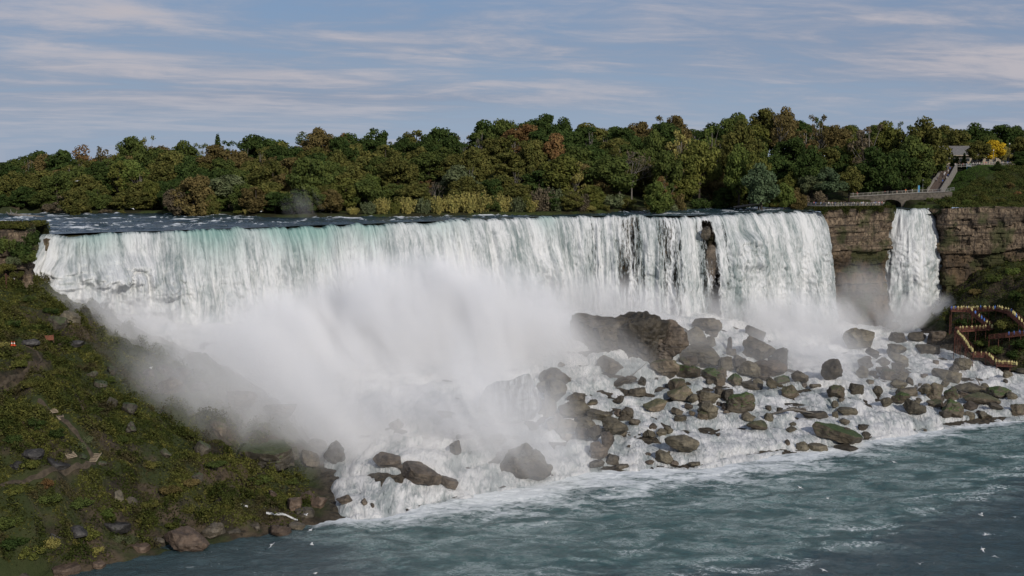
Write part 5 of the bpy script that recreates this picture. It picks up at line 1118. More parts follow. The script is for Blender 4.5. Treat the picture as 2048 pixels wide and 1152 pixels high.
steps(101, 821, .75, 6, 'pale wooden steps lit by the sun high on the path', 2.1); steps(139, 911, .9, 5, 'weathered wooden steps beside the sloping black slab'); steps(188, 917, -.15, 6, 'wooden steps facing the path bend'); steps(122, 838, .75, 3, 'short pale wooden step below the sunlit ones', 1.2)
for px, py, h, cap_, lab in [(13, 580, 3.9, 0, 'tallest rusty post under the left cliff'), (16, 570, 2.2, 0, 'rusty post just behind the tallest one'), (29, 575, 2.2, 1, 'rusty post with a white cap'), (41, 575, 2., 0, 'short rusty post nearest the orange cliff face')]:
    q = hit_low(px, py); e = empty('post', q); tag(e, lab, 'post'); mb = MB(); mb.tube([(0, 0, -.4), (0, 0, h)], .13, 8); mb.build('shaft', M['rust'], e)
    mb = MB(); mb.tube([(0, 0, h - .02), (0, 0, h + .3)], [.26, .18], 8); mb.build('cap', M['white' if cap_ else 'rust'], e)
def cone(px, py, lab):
    q = hit_low(px, py); e = empty('traffic_cone', q + (0, 0, .5)); tag(e, lab, 'traffic cone')
    mb = MB(); mb.box((0, 0, .04), (.7, .7, .08)); mb.build('base', M['orange'], e)
    mb = MB(); mb.tube([(0, 0, .08), (0, 0, .5)], [.24, .16], 10); mb.tube([(0, 0, .75), (0, 0, 1.1)], [.12, .05], 10); mb.build('body', M['orange'], e)
    mb = MB(); mb.tube([(0, 0, .5), (0, 0, .75)], [.16, .12], 10); mb.build('stripe', M['white'], e)
cone(24, 696, 'orange traffic cone left of its pair beside the path'); cone(29, 696, 'orange traffic cone right of its pair beside the path')
q = hit_low(98, 684); e = empty('barrier', q + (0, 0, .3), .5); tag(e, 'faded orange mesh barrier leaning on the upper bank', 'barrier')
mb = MB(); mb.box((0, 0, .7), (2.2, .06, 1.2)); mb.build('panel', plain('faded_orange', (.16, .06, .035), .8, .4, 5.), e)
for s_ in (-1, 1): mb = MB(); mb.bar((s_ * 1.15, .05, -.5), (s_ * 1.0, 0, 1.6), .09); mb.build('post', M['rust'], e)
# driftwood
def log(px, py, Y, pts, r, lab, z=None, name='driftwood'):
    q = at_Y(px, py, Y) if z is None else at_z(px, py, z); mb = MB()
    for P_, rr in pts: mb.tube([np.array(k_) for k_ in P_], rr, 6)
    o = mb.build(name, M['grey_bark'], None, True); o.location = q; tag(o, lab, 'driftwood')
log(48, 434, 410, [([(-5, 0, .9), (-1, 0, .5), (4, 0, .1), (8, 0, -.1)], [.5, .6, .5, .3]), ([(-4, 0, .8), (-4.6, 0, 2.6)], [.3, .1]), ([(-3, 0, .7), (-2.4, .3, 2.)], [.25, .08]), ([(-5, 0, .9), (-6, 0, 1.8)], [.3, .1])], 0, 'stranded tree trunk in the upper river at the left')
log(1493, 415, 462, [([(-5, 0, .1), (0, 0, .7), (6, 0, 1.6)], [.4, .5, .3]), ([(0, 0, .7), (-2, 0, 1.5)], [.2, .06]), ([(3, 0, 1.1), (1, .2, 2.)], [.2, .06])], 0, 'fallen trunk lying at the edge of the upper river')
q = hit_low(1274, 752); log(1274, 743, q[1] - 1, [([(-2.6, 0, -2.3), (0, 0, .1), (2.8, 0, 2.6)], [.12, .10, .06])], 0, 'thin slanting pole stuck among the wet rocks by the chute')
q = hit_low(1957, 768); log(1956, 762, q[1] - 1, [([(.9, 0, -1.6), (-.2, 0, .4), (-.9, 0, 2.)], [.2, .16, .06]), ([(-.2, 0, .4), (.6, 0, 1.)], [.1, .04])], 0, 'broken forked branch standing in the right rapids')
q = hit_low(1583, 826); log(1583, 822, q[1] - 1, [([(-6, 0, -1), (0, 0, .6), (6, 0, -.6)], [.3, .35, .15]), ([(-4, -.5, -.6), (2, 0, 1.5)], [.2, .08]), ([(-1, -.3, .2), (5, .2, 1.2)], [.2, .06]), ([(1, 0, .2), (-2, .3, 2.)], [.15, .05])], 0, 'tangle of driftwood caught on stones in the rapids')
# ================================================================== built things on the right
M['stone'] = plain('bridge_stone', (.105, .092, .075), .9, .35, 1.2); M['concrete'] = plain('pale_concrete', (.20, .185, .165), .85, .2, 1.2); M['rail'] = plain('pale_railing', (.33, .31, .27), .5, .15, 4.); M['railgrey'] = plain('grey_railing', (.2, .2, .2), .5, .2, 4.)
M['redwood'] = plain('red_brown_timber', (.105, .040, .027), .85, .4, 2.); M['roof'] = plain('grey_shingles', (.14, .135, .13), .9, .2, 1.5); M['wall'] = plain('beige_wall', (.33, .28, .21), .85, .2, 1.); M['glass'] = plain('dark_glass', (.02, .025, .03), .15, .2, 1., .5); M['dark'] = plain('dark_paint', (.03, .03, .03), .6, .2, 2.)
M['blue'] = plain('blue_paint', (.06, .25, .42), .5, .1, 2.); M['tealp'] = plain('teal_paint', (.02, .10, .09), .5, .1, 2.); M['step'] = plain('stair_stone', (.13, .10, .085), .9, .25, 1.5); M['paving'] = plain('terrace_paving', (.22, .2, .18), .9, .2, 1.)
GU = lambda x, y: float(ground_up(x, y))
def railing(pts, h, lab, mat, gap=2., rail_w=.09, bars=True, cat='railing'):
    pts = np.array(pts, float); e = empty('railing', pts[0]); tag(e, lab, cat); o = pts[0]
    d = np.r_[0, np.cumsum(np.linalg.norm(np.diff(pts, axis=0), axis=1))]; n = max(2, int(d[-1] / gap) + 1); q = np.stack([np.interp(np.linspace(0, d[-1], n), d, pts[:, k]) for k in range(3)], -1) - o
    for p in q: mb = MB(); mb.bar(p + (0, 0, -.3), p + (0, 0, h), .12); mb.build('post', mat, e)
    for z in (h, h * .12):
        mb = MB()
        for a, b in zip(q[:-1], q[1:]): mb.bar(a + (0, 0, z), b + (0, 0, z), rail_w)
        mb.build('rail', mat, e)
    if bars:
        mb = MB()
        for a, b in zip(q[:-1], q[1:]):
            for t_ in np.linspace(0, 1, 9)[1:-1]: p = a + (b - a) * t_; mb.bar(p + (0, 0, h * .12), p + (0, 0, h), .03)
        mb.build('infill', mat, e)
    return e
# --- viewing terrace on the promontory
TR = [(107.5, 474.), (114, 466.5), (120, 460.5), (127, 459.2), (134, 460.), (140, 462.), (144.2, 464.2)]
mb = MB(); V = []
Tb = np.array(TR); u, L = resample(Tb, 1.); V = [(a, b + k, 56.55 + .02 * k) for a, b in L for k in (-.3, 1.5, 3.5, 6.)]
o = mk('terrace_ground', V, gridf(len(L), 4), M['paving']); tag(o, kind='structure')
railing([(a, b, 56.6) for a, b in TR[2:]] + [(144.6, 469, 56.6)], 1.25, 'pale railing around the crowded viewing terrace above the fall', M['rail'], 2.)
railing([(a, b, 56.6) for a, b in TR[:3]], 1.2, 'dark railing leading along the shore to the viewing terrace', M['railgrey'], 2.)
# --- stone arch bridge
e = empty('bridge', (140, 488, 55)); tag(e, 'low stone bridge with a dark arch behind the viewing terrace', 'bridge')
xs = np.linspace(135, 178, 87); top = np.interp(xs, [135, 164, 178], [59.0, 60.7, 61.2]); ac, aw, ah = 153.3, 4.6, 2.9
bot = np.where(np.abs(xs - ac) < aw, 55.2 + ah * np.sqrt(np.maximum(0, 1 - ((xs - ac) / aw) ** 2)), 53.)
v = []; f = []
for y in (486.4, 491.): v += [(x - 140, y - 488, b - 55) for x, b in zip(xs, bot)] + [(x - 140, y - 488, t_ - 55) for x, t_ in zip(xs, top)]
n = len(xs)
for i in range(n - 1): f += [(i, i + 1, n + i + 1, n + i), (2 * n + i + 1, 2 * n + i, 3 * n + i, 3 * n + i + 1), (n + i, n + i + 1, 3 * n + i + 1, 3 * n + i), (i + 1, i, 2 * n + i, 2 * n + i + 1)]
mk('arch', v, f, M['stone'], e, False)
mb = MB()
for a, b, za, zb in zip(xs[:-1:4], xs[4::4], top[:-1:4], top[4::4]): mb.bar((a - 140, -1.7, za - 54.9), (b - 140, -1.7, zb - 54.9), .5, .22)
mb.build('coping', M['concrete'], e)
railing([(136, 486.6, 59.2), (164, 486.6, 60.85), (170, 486.6, 61.0)], 1.15, 'grey railing along the stone bridge', M['rail'], 2., bars=True)
railing([(170.3, 486.6, 61.0), (176, 487.5, 61.4), (180, 490, 61.8)], 1.1, 'dark railing from the bridge to the foot of the stairway', M['railgrey'], 2.)
# --- stairway
b0 = np.array([172.5, 491.5, 61.0]); b1 = np.array([189.2, 520.5, 70.9]); dv = b1 - b0; dh = dv[:2] / np.linalg.norm(dv[:2]); sd = np.array([dh[1], -dh[0]])
e = empty('stairway', b0); tag(e, 'wide brown stone stairway climbing from the bridge to the upper path', 'stairway'); L_h = np.linalg.norm(dv[:2]); rz_ = math.atan2(dh[1], dh[0]) - math.pi / 2
def fl(t_):   # stair profile with one landing
    return np.interp(t_, [0, .40, .50, 1.], [0, .42, .45, 1.])
for name_, ta, tb in (('flight', 0., .40), ('landing', .40, .50), ('flight', .50, 1.)):
    mb = MB(); n = 1 if name_ == 'landing' else int((tb - ta) * L_h / .55)
    for i in range(n):
        t0, t1 = ta + (tb - ta) * i / n, ta + (tb - ta) * (i + 1) / n; z = fl(t1) * dv[2]; c = dh * L_h * (t0 + t1) / 2
        mb.box((c[0], c[1], z - 1.6), (4.6, (t1 - t0) * L_h + .02, 3.4), rz_)
    mb.build(name_, M['step'], e)
for s_ in (-1, 1):
    mb = MB(); ts = [0, .2, .40, .50, .75, 1.]
    for ta, tb in zip(ts[:-1], ts[1:]):
        p = np.r_[dh * L_h * ta + sd * 2.6 * s_, fl(ta) * dv[2]]; q = np.r_[dh * L_h * tb + sd * 2.6 * s_, fl(tb) * dv[2]]; mb.bar(p + (0, 0, -.4), q + (0, 0, -.4), .5, 3.6)
    mb.build('side_wall', M['concrete'], e)
# --- grey roofed building
e = empty('building', (207, 548, 71)); tag(e, 'low beige building with a large grey shingled roof above the lawn', 'building')
mb = MB(); mb.box((0, 6, 2.3), (30, 12, 5.2)); mb.build('wall', M['wall'], e)
v = [(-16, -1.5, 4.7), (16, -1.5, 4.7), (16, 13.5, 4.7), (-16, 13.5, 4.7), (-13.5, 6, 8.7), (13.5, 6, 8.7)]
rf = mk('roof', v, [(0, 1, 5, 4), (1, 2, 5), (2, 3, 4, 5), (3, 0, 4), (3, 2, 1, 0)], M['roof'], e, False)
mb = MB(); mb.bar((-13.5, 6, 8.75), (13.5, 6, 8.75), .3); mb.build('ridge_cap', M['roof'], rf)
mb = MB(); mb.box((0, -1.52, 4.55), (32, .12, .35)); mb.build('fascia', M['wall'], e)
for i, x in enumerate(np.linspace(-12, 12, 9)):
    mb = MB(); mb.box((x, -.05, 2.6), (1.8, .12, 1.7)); w_ = mb.build('window', M['rail'], e); mb = MB(); mb.box((x, -.13, 2.6), (1.5, .06, 1.4)); mb.build('pane', M['glass'], w_)
mb = MB(); mb.box((-3, -.07, 1.2), (1.6, .12, 2.4)); mb.build('door', M['dark'], e)
e = empty('awning', (213.5, 543, 73.6)); tag(e, 'white awning in front of the grey roofed building', 'awning')
mk('canopy', [(-2.6, -1.5, 1.6), (2.6, -1.5, 1.6), (2.6, 1.5, 2.9), (-2.6, 1.5, 2.9), (-2.6, -1.5, .9), (2.6, -1.5, .9), (2.6, 1.5, 2.7), (-2.6, 1.5, 2.7)], [(0, 1, 2, 3), (7, 6, 5, 4), (4, 5, 1, 0), (5, 6, 2, 1), (6, 7, 3, 2), (7, 4, 0, 3)], M['white'], e, False)
for x in (-2.4, 2.4): mb = MB(); mb.bar((x, -1.3, -2.6), (x, -1.3, 1.), .1); mb.build('pole', M['railgrey'], e)
# --- flat roofed hut with roof gear
e = empty('building', (233, 545, 71)); tag(e, 'flat roofed dark hut with white ducts on its roof', 'building')
mb = MB(); mb.box((0, 3, 2.6), (14, 6, 5.2)); mb.build('wall', M['dark'], e); mb = MB(); mb.box((0, 3, 5.35), (14.6, 6.6, .35)); mb.build('roof', M['roof'], e)
for c_, d_ in (((-5.4, 2, 6.3), (.9, .9, 1.6)), ((-2.2, 2, 6.2), (3.0, 1.6, 1.2)), ((2.4, 2, 6.6), (2.2, 1.6, 2.1))): mb = MB(); mb.box(c_, d_); mb.build('duct', M['white'], e)
mb = MB(); mb.tube([(1., 1.5, 5.4), (1., 1.5, 9.6)], .22, 8); mb.build('vent_pipe', M['white'], e)
# --- upper path railing, kiosk, lamps, banner
UP = [(px, 518.5 + (px - 1905) * .004) for px in (1908, 1945, 1980, 2015, 2052, 2080)]
up_pts = [((px - 1024) / F * Y * 1.0, Y, 0) for px, Y in UP]; up_pts = [(a, b, max(GU(a, b), 70.6) + .1) for a, b, _ in up_pts]
railing(up_pts, 1.15, 'grey railing of the upper path along the top of the lawn', M['rail'], 2.2)
e = empty('information_board', (197.2, 520.5, GU(197.2, 520.5))); tag(e, 'blue framed information board on the upper path', 'information board')
mb = MB(); mb.box((0, 0, 1.6), (2., .1, 1.3)); mb.build('frame', M['blue'], e); mb = MB(); mb.box((0, -.08, 1.55), (1.6, .06, .9)); mb.build('panel', M['white'], e)
for x in (-.85, .85): mb = MB(); mb.bar((x, 0, -.3), (x, 0, 1.), .1); mb.build('post', M['blue'], e)
def pole(px, py, Y, h, name, lab, m_, flag=None, lampm=None):
    q = at_Y(px, py, Y); g = GU(q[0], Y); e = empty(name, (q[0], Y, g)); tag(e, lab, name.replace('_', ' ')); hh = q[2] - g
    mb = MB(); mb.tube([(0, 0, -.3), (0, 0, hh)], [.12, .08], 8); mb.build('pole', m_, e)
    if flag: mb = MB(); mb.box((.38, 0, hh - 1.5), (.75, .05, 3.)); mb.build('banner', flag, e)
    else:
        mb = MB(); mb.tube([(0, 0, hh), (0, 0, hh + .15), (0, 0, hh + .5), (0, 0, hh + .6)], [.12, .28, .22, .05], 8); mb.build('lamp_head', lampm or M['white'], e)
pole(1836, 371, 487.5, 4, 'banner_pole', 'bright blue banner on a pole at the end of the bridge', M['railgrey'], M['blue'])
pole(1846, 362, 492, 4, 'street_lamp', 'tall grey lamp post at the foot of the stairway', M['railgrey'])
pole(2019, 289, 528, 4, 'street_lamp', 'dark lamp post near the bright yellow tree', M['dark']); pole(1893, 318, 527, 4, 'street_lamp', 'slim lamp post at the top of the stairway', M['dark']); pole(1987, 302, 522, 4, 'street_lamp', 'white headed lamp post under the bright yellow tree', M['railgrey'])
e = empty('sign', (171.2, 489.5, GU(171.2, 489.5))); tag(e, 'dark teal sign panel before the foot of the stairway', 'sign'); mb = MB(); mb.box((0, 0, 1.6), (2.2, .12, 1.3)); mb.build('panel', M['tealp'], e)
for x in (-.9, .9): mb = MB(); mb.bar((x, 0, -.5), (x, 0, 1.), .1); mb.build('post', M['dark'], e)
# ================================================================== red brown boardwalks below the narrow fall
BW = []
def boardwalk(px_pts, lab, wd=2.2, h=1.25, stairs=False):
    P = np.array([at_Y(px, py, min(Y, hit_low(px, py + 3)[1] - 2.5, hit_low(px, py - 3)[1] - 2.5)) for px, py, Y in px_pts]); o = P[0]; e = empty('boardwalk', o); tag(e, lab, 'boardwalk', 'red brown boardwalks'); Q = P - o
    d = np.r_[0, np.cumsum(np.linalg.norm(np.diff(Q, axis=0), axis=1))]; n = max(2, int(d[-1] / .5)); q = np.stack([np.interp(np.linspace(0, d[-1], n), d, Q[:, k]) for k in range(3)], -1)
    T = np.gradient(q, axis=0); T[:, 2] = 0; T /= np.linalg.norm(T, axis=1)[:, None]; S = np.stack([T[:, 1], -T[:, 0], T[:, 2] * 0], -1) * wd / 2
    mb = MB()
    for i in range(n): mb.bar(q[i] - S[i], q[i] + S[i], .46, .08)
    mb.build('deck', M['redwood'], e)
    for s_ in (-1, 1):
        mb = MB()
        for i in range(0, n - 4, 4):
            a, b = q[i] + S[i] * s_, q[min(i + 4, n - 1)] + S[min(i + 4, n - 1)] * s_
            for z in (.12, .4, .68, .96, h): mb.bar(a + (0, 0, z), b + (0, 0, z), .07, .15)
            mb.bar(a + (0, 0, -.2), a + (0, 0, h), .14)
            mb.bar(a + (0, 0, -.15), b + (0, 0, -.15), .1, .3)
        mb.build('railing', M['redwood'], e)
    for i in range(0, n, 7):
        for s_ in (-1, 1):
            p = q[i] + S[i] * s_ * .9; w_ = p + o; g = float(zlow(w_[0], w_[1])) - .5
            if g < w_[2] - .3: mb = MB(); mb.bar(p, (p[0], p[1], g - o[2]), .15); mb.build('support_post', M['redwood'], e)
    BW.append((P, S[0])); return P
bA = boardwalk([(1902, 621, 421), (1950, 622, 420), (1997, 620, 420)], 'upper red brown boardwalk crowded with people in yellow')
bA2 = boardwalk([(1940, 622, 418), (1962, 640, 414), (1982, 655, 411)], 'red brown stairs going down from the upper boardwalk')
bA3 = boardwalk([(1997, 620, 420), (2020, 626, 418), (2034, 638, 414), (2052, 655, 410)], 'red brown stairs descending at the right end of the upper boardwalk')
bB = boardwalk([(1913, 662, 408), (1950, 660, 408), (1986, 658, 408)], 'middle red brown boardwalk over a dark gap')
bC = boardwalk([(1982, 676, 402), (2015, 673, 402), (2060, 668, 402)], 'straight pale red boardwalk on trestles at the right')
bD = boardwalk([(1914, 668, 404), (1930, 686, 400), (1946, 709, 396)], 'steep red brown stairs running down beside the whitewater')
bD2 = boardwalk([(1946, 712, 395), (1976, 713, 394)], 'small red brown landing halfway down by the whitewater')
bD3 = boardwalk([(1976, 714, 393), (1993, 729, 391)], 'short red brown stairs below the small landing')
bD4 = boardwalk([(1993, 730, 390), (2032, 732, 389)], 'lowest red brown platform at the edge of the rapids')
# ================================================================== people
def cloth(name, c): return plain('cloth_' + name, c, .8, .1, 3.)
CL = {'white': (.62, .6, .58), 'blue': (.05, .13, .42), 'red': (.42, .04, .035), 'black': (.02, .02, .022), 'grey': (.2, .2, .21), 'orange': (.65, .17, .03), 'pink': (.55, .22, .25), 'green': (.05, .17, .07), 'pale blue': (.28, .4, .55), 'beige': (.42, .35, .26), 'navy': (.02, .03, .09)}
CM = {k: cloth(k.replace(' ', '_'), c) for k, c in CL.items()}
SK = [plain('skin_light', (.5, .32, .24), .6), plain('skin_tan', (.32, .19, .12), .6), plain('skin_dark', (.12, .065, .04), .6)]; HR = [plain('hair_dark', (.02, .015, .012), .7), plain('hair_brown', (.07, .04, .02), .7), plain('hair_fair', (.25, .17, .08), .7)]
YEL = plain('yellow_poncho', (.50, .44, .19), .5, .1, 3.); BLU = plain('blue_poncho', (.05, .15, .45), .5, .1, 3.)
def body(pose):
    """one standing figure, 1.72 m: slots 0 skin, 1 top, 2 trousers, 3 hair"""
    mb = MB(); st = .16 if pose == 'walk' else .0
    for s_ in (-1, 1): mb.loft([((s_ * .10, -st * s_ - .05, 0), .05, .11), ((s_ * .10, -st * s_, .06), .05, .06), ((s_ * .105, -st * s_ * .6, .28), .062, .066), ((s_ * .10, -st * s_ * .35, .48), .06, .065), ((s_ * .095, 0, .8), .085, .09), ((s_ * .08, 0, .9), .09, .1)], 2)
    mb.loft([((0, 0, .84), .16, .11), ((0, 0, .95), .165, .115), ((0, 0, 1.1), .15, .1), ((0, 0, 1.28), .185, .115), ((0, 0, 1.4), .19, .1), ((0, 0, 1.46), .1, .07)], 1)
    mb.loft([((0, 0, 1.44), .055, .055), ((0, -.01, 1.51), .055, .06), ((0, -.02, 1.55), .075, .09), ((0, -.01, 1.62), .08, .1), ((0, 0, 1.67), .07, .085)], 0)
    mb.loft([((0, .015, 1.58), .086, .1), ((0, .015, 1.66), .084, .1), ((0, .01, 1.72), .045, .055)], 3)
    mb.tube([(0, -.1, 1.6), (0, -.125, 1.585), (0, -.1, 1.575)], [.012, .018, .01], 4, 0)
    for s_ in (-1, 1):
        sh = np.array([s_ * .2, 0, 1.38])
        if pose == 'rail': el_, ha = sh + (s_ * .06, -.1, -.26), sh + (s_ * .0, -.36, -.24)
        elif pose == 'photo': el_, ha = sh + (s_ * .08, -.16, -.2), sh + (-s_ * .1, -.3, .12)
        else: el_, ha = sh + (s_ * .05, .03, -.28), sh + (s_ * .05, -.05 * s_ - .04, -.54)
        mb.tube([sh, (sh + el_) / 2, el_], [.06, .055, .045], 6, 1); mb.tube([el_, (el_ + ha) / 2, ha, ha + (ha - el_) * .28], [.042, .036, .03, .022], 6, 0)
    return mk('person', mb.v, mb.f, [SK[0], CM['white'], CM['navy'], HR[0]], smooth_=True, mi=mb.m, link=False)
def poncho():
    mb = MB()
    for s_ in (-1, 1): mb.loft([((s_ * .11, -.04, 0), .05, .11), ((s_ * .11, 0, .06), .05, .06), ((s_ * .1, 0, .4), .06, .065)], 2)
    mb.loft([((0, 0, .32), .33, .27), ((0, 0, .6), .31, .25), ((0, 0, .95), .28, .21), ((0, 0, 1.25), .25, .17), ((0, 0, 1.4), .2, .13), ((0, .01, 1.47), .1, .09), ((0, .02, 1.55), .11, .125), ((0, .02, 1.66), .1, .12), ((0, .01, 1.74), .05, .06)], 1)
    mb.loft([((0, -.1, 1.53), .05, .035), ((0, -.105, 1.6), .06, .035), ((0, -.095, 1.66), .045, .03)], 0)
    for s_ in (-1, 1): mb.tube([(s_ * .22, 0, 1.32), (s_ * .3, -.05, 1.08), (s_ * .24, -.2, .95)], [.09, .08, .07], 6, 1); mb.tube([(s_ * .24, -.2, .95), (s_ * .2, -.3, .98)], [.035, .025], 5, 0)
    return mk('person', mb.v, mb.f, [SK[0], YEL, CM['navy']], smooth_=True, mi=mb.m, link=False)
BODY = {k: body(k) for k in ('stand', 'rail', 'photo', 'walk')}; PON = poncho(); rp = np.random.default_rng(77)
ORD2 = ['first', 'second', 'third', 'fourth', 'fifth', 'sixth', 'seventh', 'eighth', 'ninth', 'tenth', 'eleventh', 'twelfth', 'thirteenth', 'fourteenth', 'fifteenth']
def person(loc, rz, pose, top, low='navy', pon=None):
    o = bpy.data.objects.new('person', PON if pon else BODY[pose]); C.objects.link(o); o.location = [float(q) for q in loc]; o.rotation_euler = (0, 0, rz); k = rp.uniform(.92, 1.05); o.scale = (k * 1.08, k * 1.08, k)
    ms = [SK[rp.integers(3)], pon or CM[top], CM[low]] + ([] if pon else [HR[rp.integers(3)]])
    for i, m_ in enumerate(ms): o.material_slots[i].link = 'OBJECT'; o.material_slots[i].material = m_
    return o
def crowd(n, place, where, group, tops, facing=0., poses=('rail', 'stand', 'photo', 'walk')):
    """n people on a line; told apart by the colour of the top and by their order along it"""
    by = {}
    for i in range(n):
        t_ = (i + rp.uniform(-.35, .35)) / max(n - 1, 1); loc = place(float(np.clip(t_, 0, 1)), i); top = tops[rp.integers(len(tops))]
        o = person(loc, facing + rp.normal(0, .5), poses[rp.integers(len(poses))], top, ['navy', 'black', 'grey', 'beige', 'navy'][rp.integers(5)]); by.setdefault(top, []).append((t_, o))
    for top, L_5 in by.items():
        L_5.sort(key=lambda q: q[0])
        for i, (_t, o) in enumerate(L_5): tag(o, f'person in a {top} top {where[0]}, {ORD2[i] + " " if len(L_5) > 1 else "counted "}from the {where[1]}', 'person', group)
def along(pts, jit=0., back=(0, 0)):
    P = np.array(pts, float); d = np.r_[0, np.cumsum(np.linalg.norm(np.diff(P, axis=0), axis=1))]
    def f(t_, i): q = np.array([np.interp(t_ * d[-1], d, P[:, k]) for k in range(P.shape[1])]); return q + np.array([0, rp.uniform(*back), 0])
    return f
TOPS = ['white', 'blue', 'black', 'grey', 'red', 'pale blue', 'white', 'navy', 'pink', 'beige', 'black', 'green', 'navy', 'grey', 'black']
tz = [(a, b, 56.6) for a, b in TR]
crowd(34, along(tz[2:], back=(.45, .7)), ('at the terrace railing', 'shore end'), 'visitors on the viewing terrace', TOPS, 0., ('rail', 'rail', 'photo', 'stand'))
crowd(18, along(tz[2:], back=(1.6, 3.6)), ('back from the terrace railing', 'shore end'), 'visitors on the viewing terrace', TOPS)
crowd(12, along(tz[:3], back=(.6, 2.)), ('by the dark shore railing', 'tree end'), 'visitors on the viewing terrace', TOPS)
crowd(9, along([(138, 487.6, 59.3), (163, 487.6, 60.75)], back=(0, 1.5)), ('crossing the stone bridge', 'wood'), 'people on the stone bridge', ['orange', 'red', 'white', 'beige', 'black', 'grey'])
def on_stair(t_, i):
    s_ = rp.uniform(-1.8, 1.8); q = b0[:2] + dh * L_h * t_ + sd * s_; return np.r_[q, b0[2] + fl(t_) * dv[2] + .12]
crowd(16, lambda t_, i: on_stair(.3 + t_ * .66, i), ('on the stairway', 'foot of it'), 'people on the stairway', ['white', 'black', 'navy', 'blue', 'grey', 'black'], 2.6, ('walk', 'stand'))
crowd(40, along([(a, b, c) for a, b, c in up_pts], back=(.5, 1.8)), ('at the upper railing', 'stairway'), 'people along the upper path', TOPS)
PN = {}
def ponchos(pts, n, where, blue=.12, key='', off=0.):
    P = np.array(pts); d = np.r_[0, np.cumsum(np.linalg.norm(np.diff(P, axis=0), axis=1))]; by = {}
    for i in range(n):
        t_ = (i + .5 + rp.uniform(-.3, .3)) / n * d[-1]; q = np.array([np.interp(t_, d, P[:, k]) for k in range(3)]) + np.array([0, rp.uniform(-.7, .7), .06]); b_ = rp.random() < blue
        o = person(q, rp.uniform(-1, 1), 'stand', 'white', pon=BLU if b_ else YEL); by.setdefault('blue' if b_ else 'yellow', []).append((t_, o))
    for c_, L_6 in by.items():
        for i, (_t, o) in enumerate(sorted(L_6, key=lambda q: q[0])): tag(o, f'person in a {c_} rain poncho {where[0]}, {ORD2[i] + " " if len(L_6) > 1 else "counted "}from the {where[1]}', 'person', 'visitors in rain ponchos')
ponchos(bA[:2], 14, ('on the misty upper boardwalk', 'fall')); ponchos(bA[1:], 9, ('on the sunny upper boardwalk', 'fall')); ponchos(bA2, 7, ('on the upper boardwalk stairs', 'top')); ponchos(bA3, 14, ('on the sunny descending stairs', 'top'), .2)
ponchos(bB, 9, ('on the middle boardwalk', 'fall'), 0.); ponchos(bC[1:], 5, ('on the straight trestle boardwalk', 'near end'), 1.); ponchos(bD, 14, ('on the steep whitewater stairs', 'top')); ponchos(bD2, 3, ('on the small landing', 'whitewater')); ponchos(bD3, 4, ('on the short lower stairs', 'top'), 0.); ponchos(bD4, 13, ('on the lowest platform', 'rapids'), .08)
# ================================================================== gulls
def gull(up):
    mb = MB(); mb.tube([(0, -.30, .0), (0, -.22, .01), (0, -.1, 0), (0, .08, 0), (0, .24, .01), (0, .36, .01)], [.015, .05, .085, .08, .04, .06], 8, 0); mb.tube([(0, -.30, 0), (0, -.36, -.01)], [.018, .006], 5, 2)
    for s_ in (-1, 1):
        a, b, c = np.array([s_ * .06, 0, .03]), np.array([s_ * .34, -.06, .03 + up * .26]), np.array([s_ * .74, .06, .03 + up * .2])
        v = [a + (0, -.09, 0), a + (0, .11, 0), b + (0, .13, 0), b + (0, -.06, 0), c + (0, .05, 0), c + (0, -.02, 0)]; v = v + [p + np.array([0, 0, .015]) for p in v]
        mb.add(v, [(0, 1, 2, 3), (9, 8, 7, 6), (0, 3, 9, 6), (1, 7, 8, 2)], 0); mb.add(v, [(3, 2, 4, 5), (11, 10, 8, 9), (3, 5, 11, 9), (2, 8, 10, 4), (5, 4, 10, 11)], 1)
    return mk('gull', mb.v, mb.f, [M['gullw'], M['gullg'], M['gullb']], smooth_=True, mi=mb.m, link=False)
M['gullw'] = plain('white_feathers', (.75, .75, .74), .7, .05, 5.); M['gullg'] = plain('grey_feathers', (.38, .4, .43), .7, .1, 5.); M['gullb'] = plain('beak', (.5, .3, .03), .5, .1, 5.)
GM = [gull(.9), gull(.1), gull(-.7)]
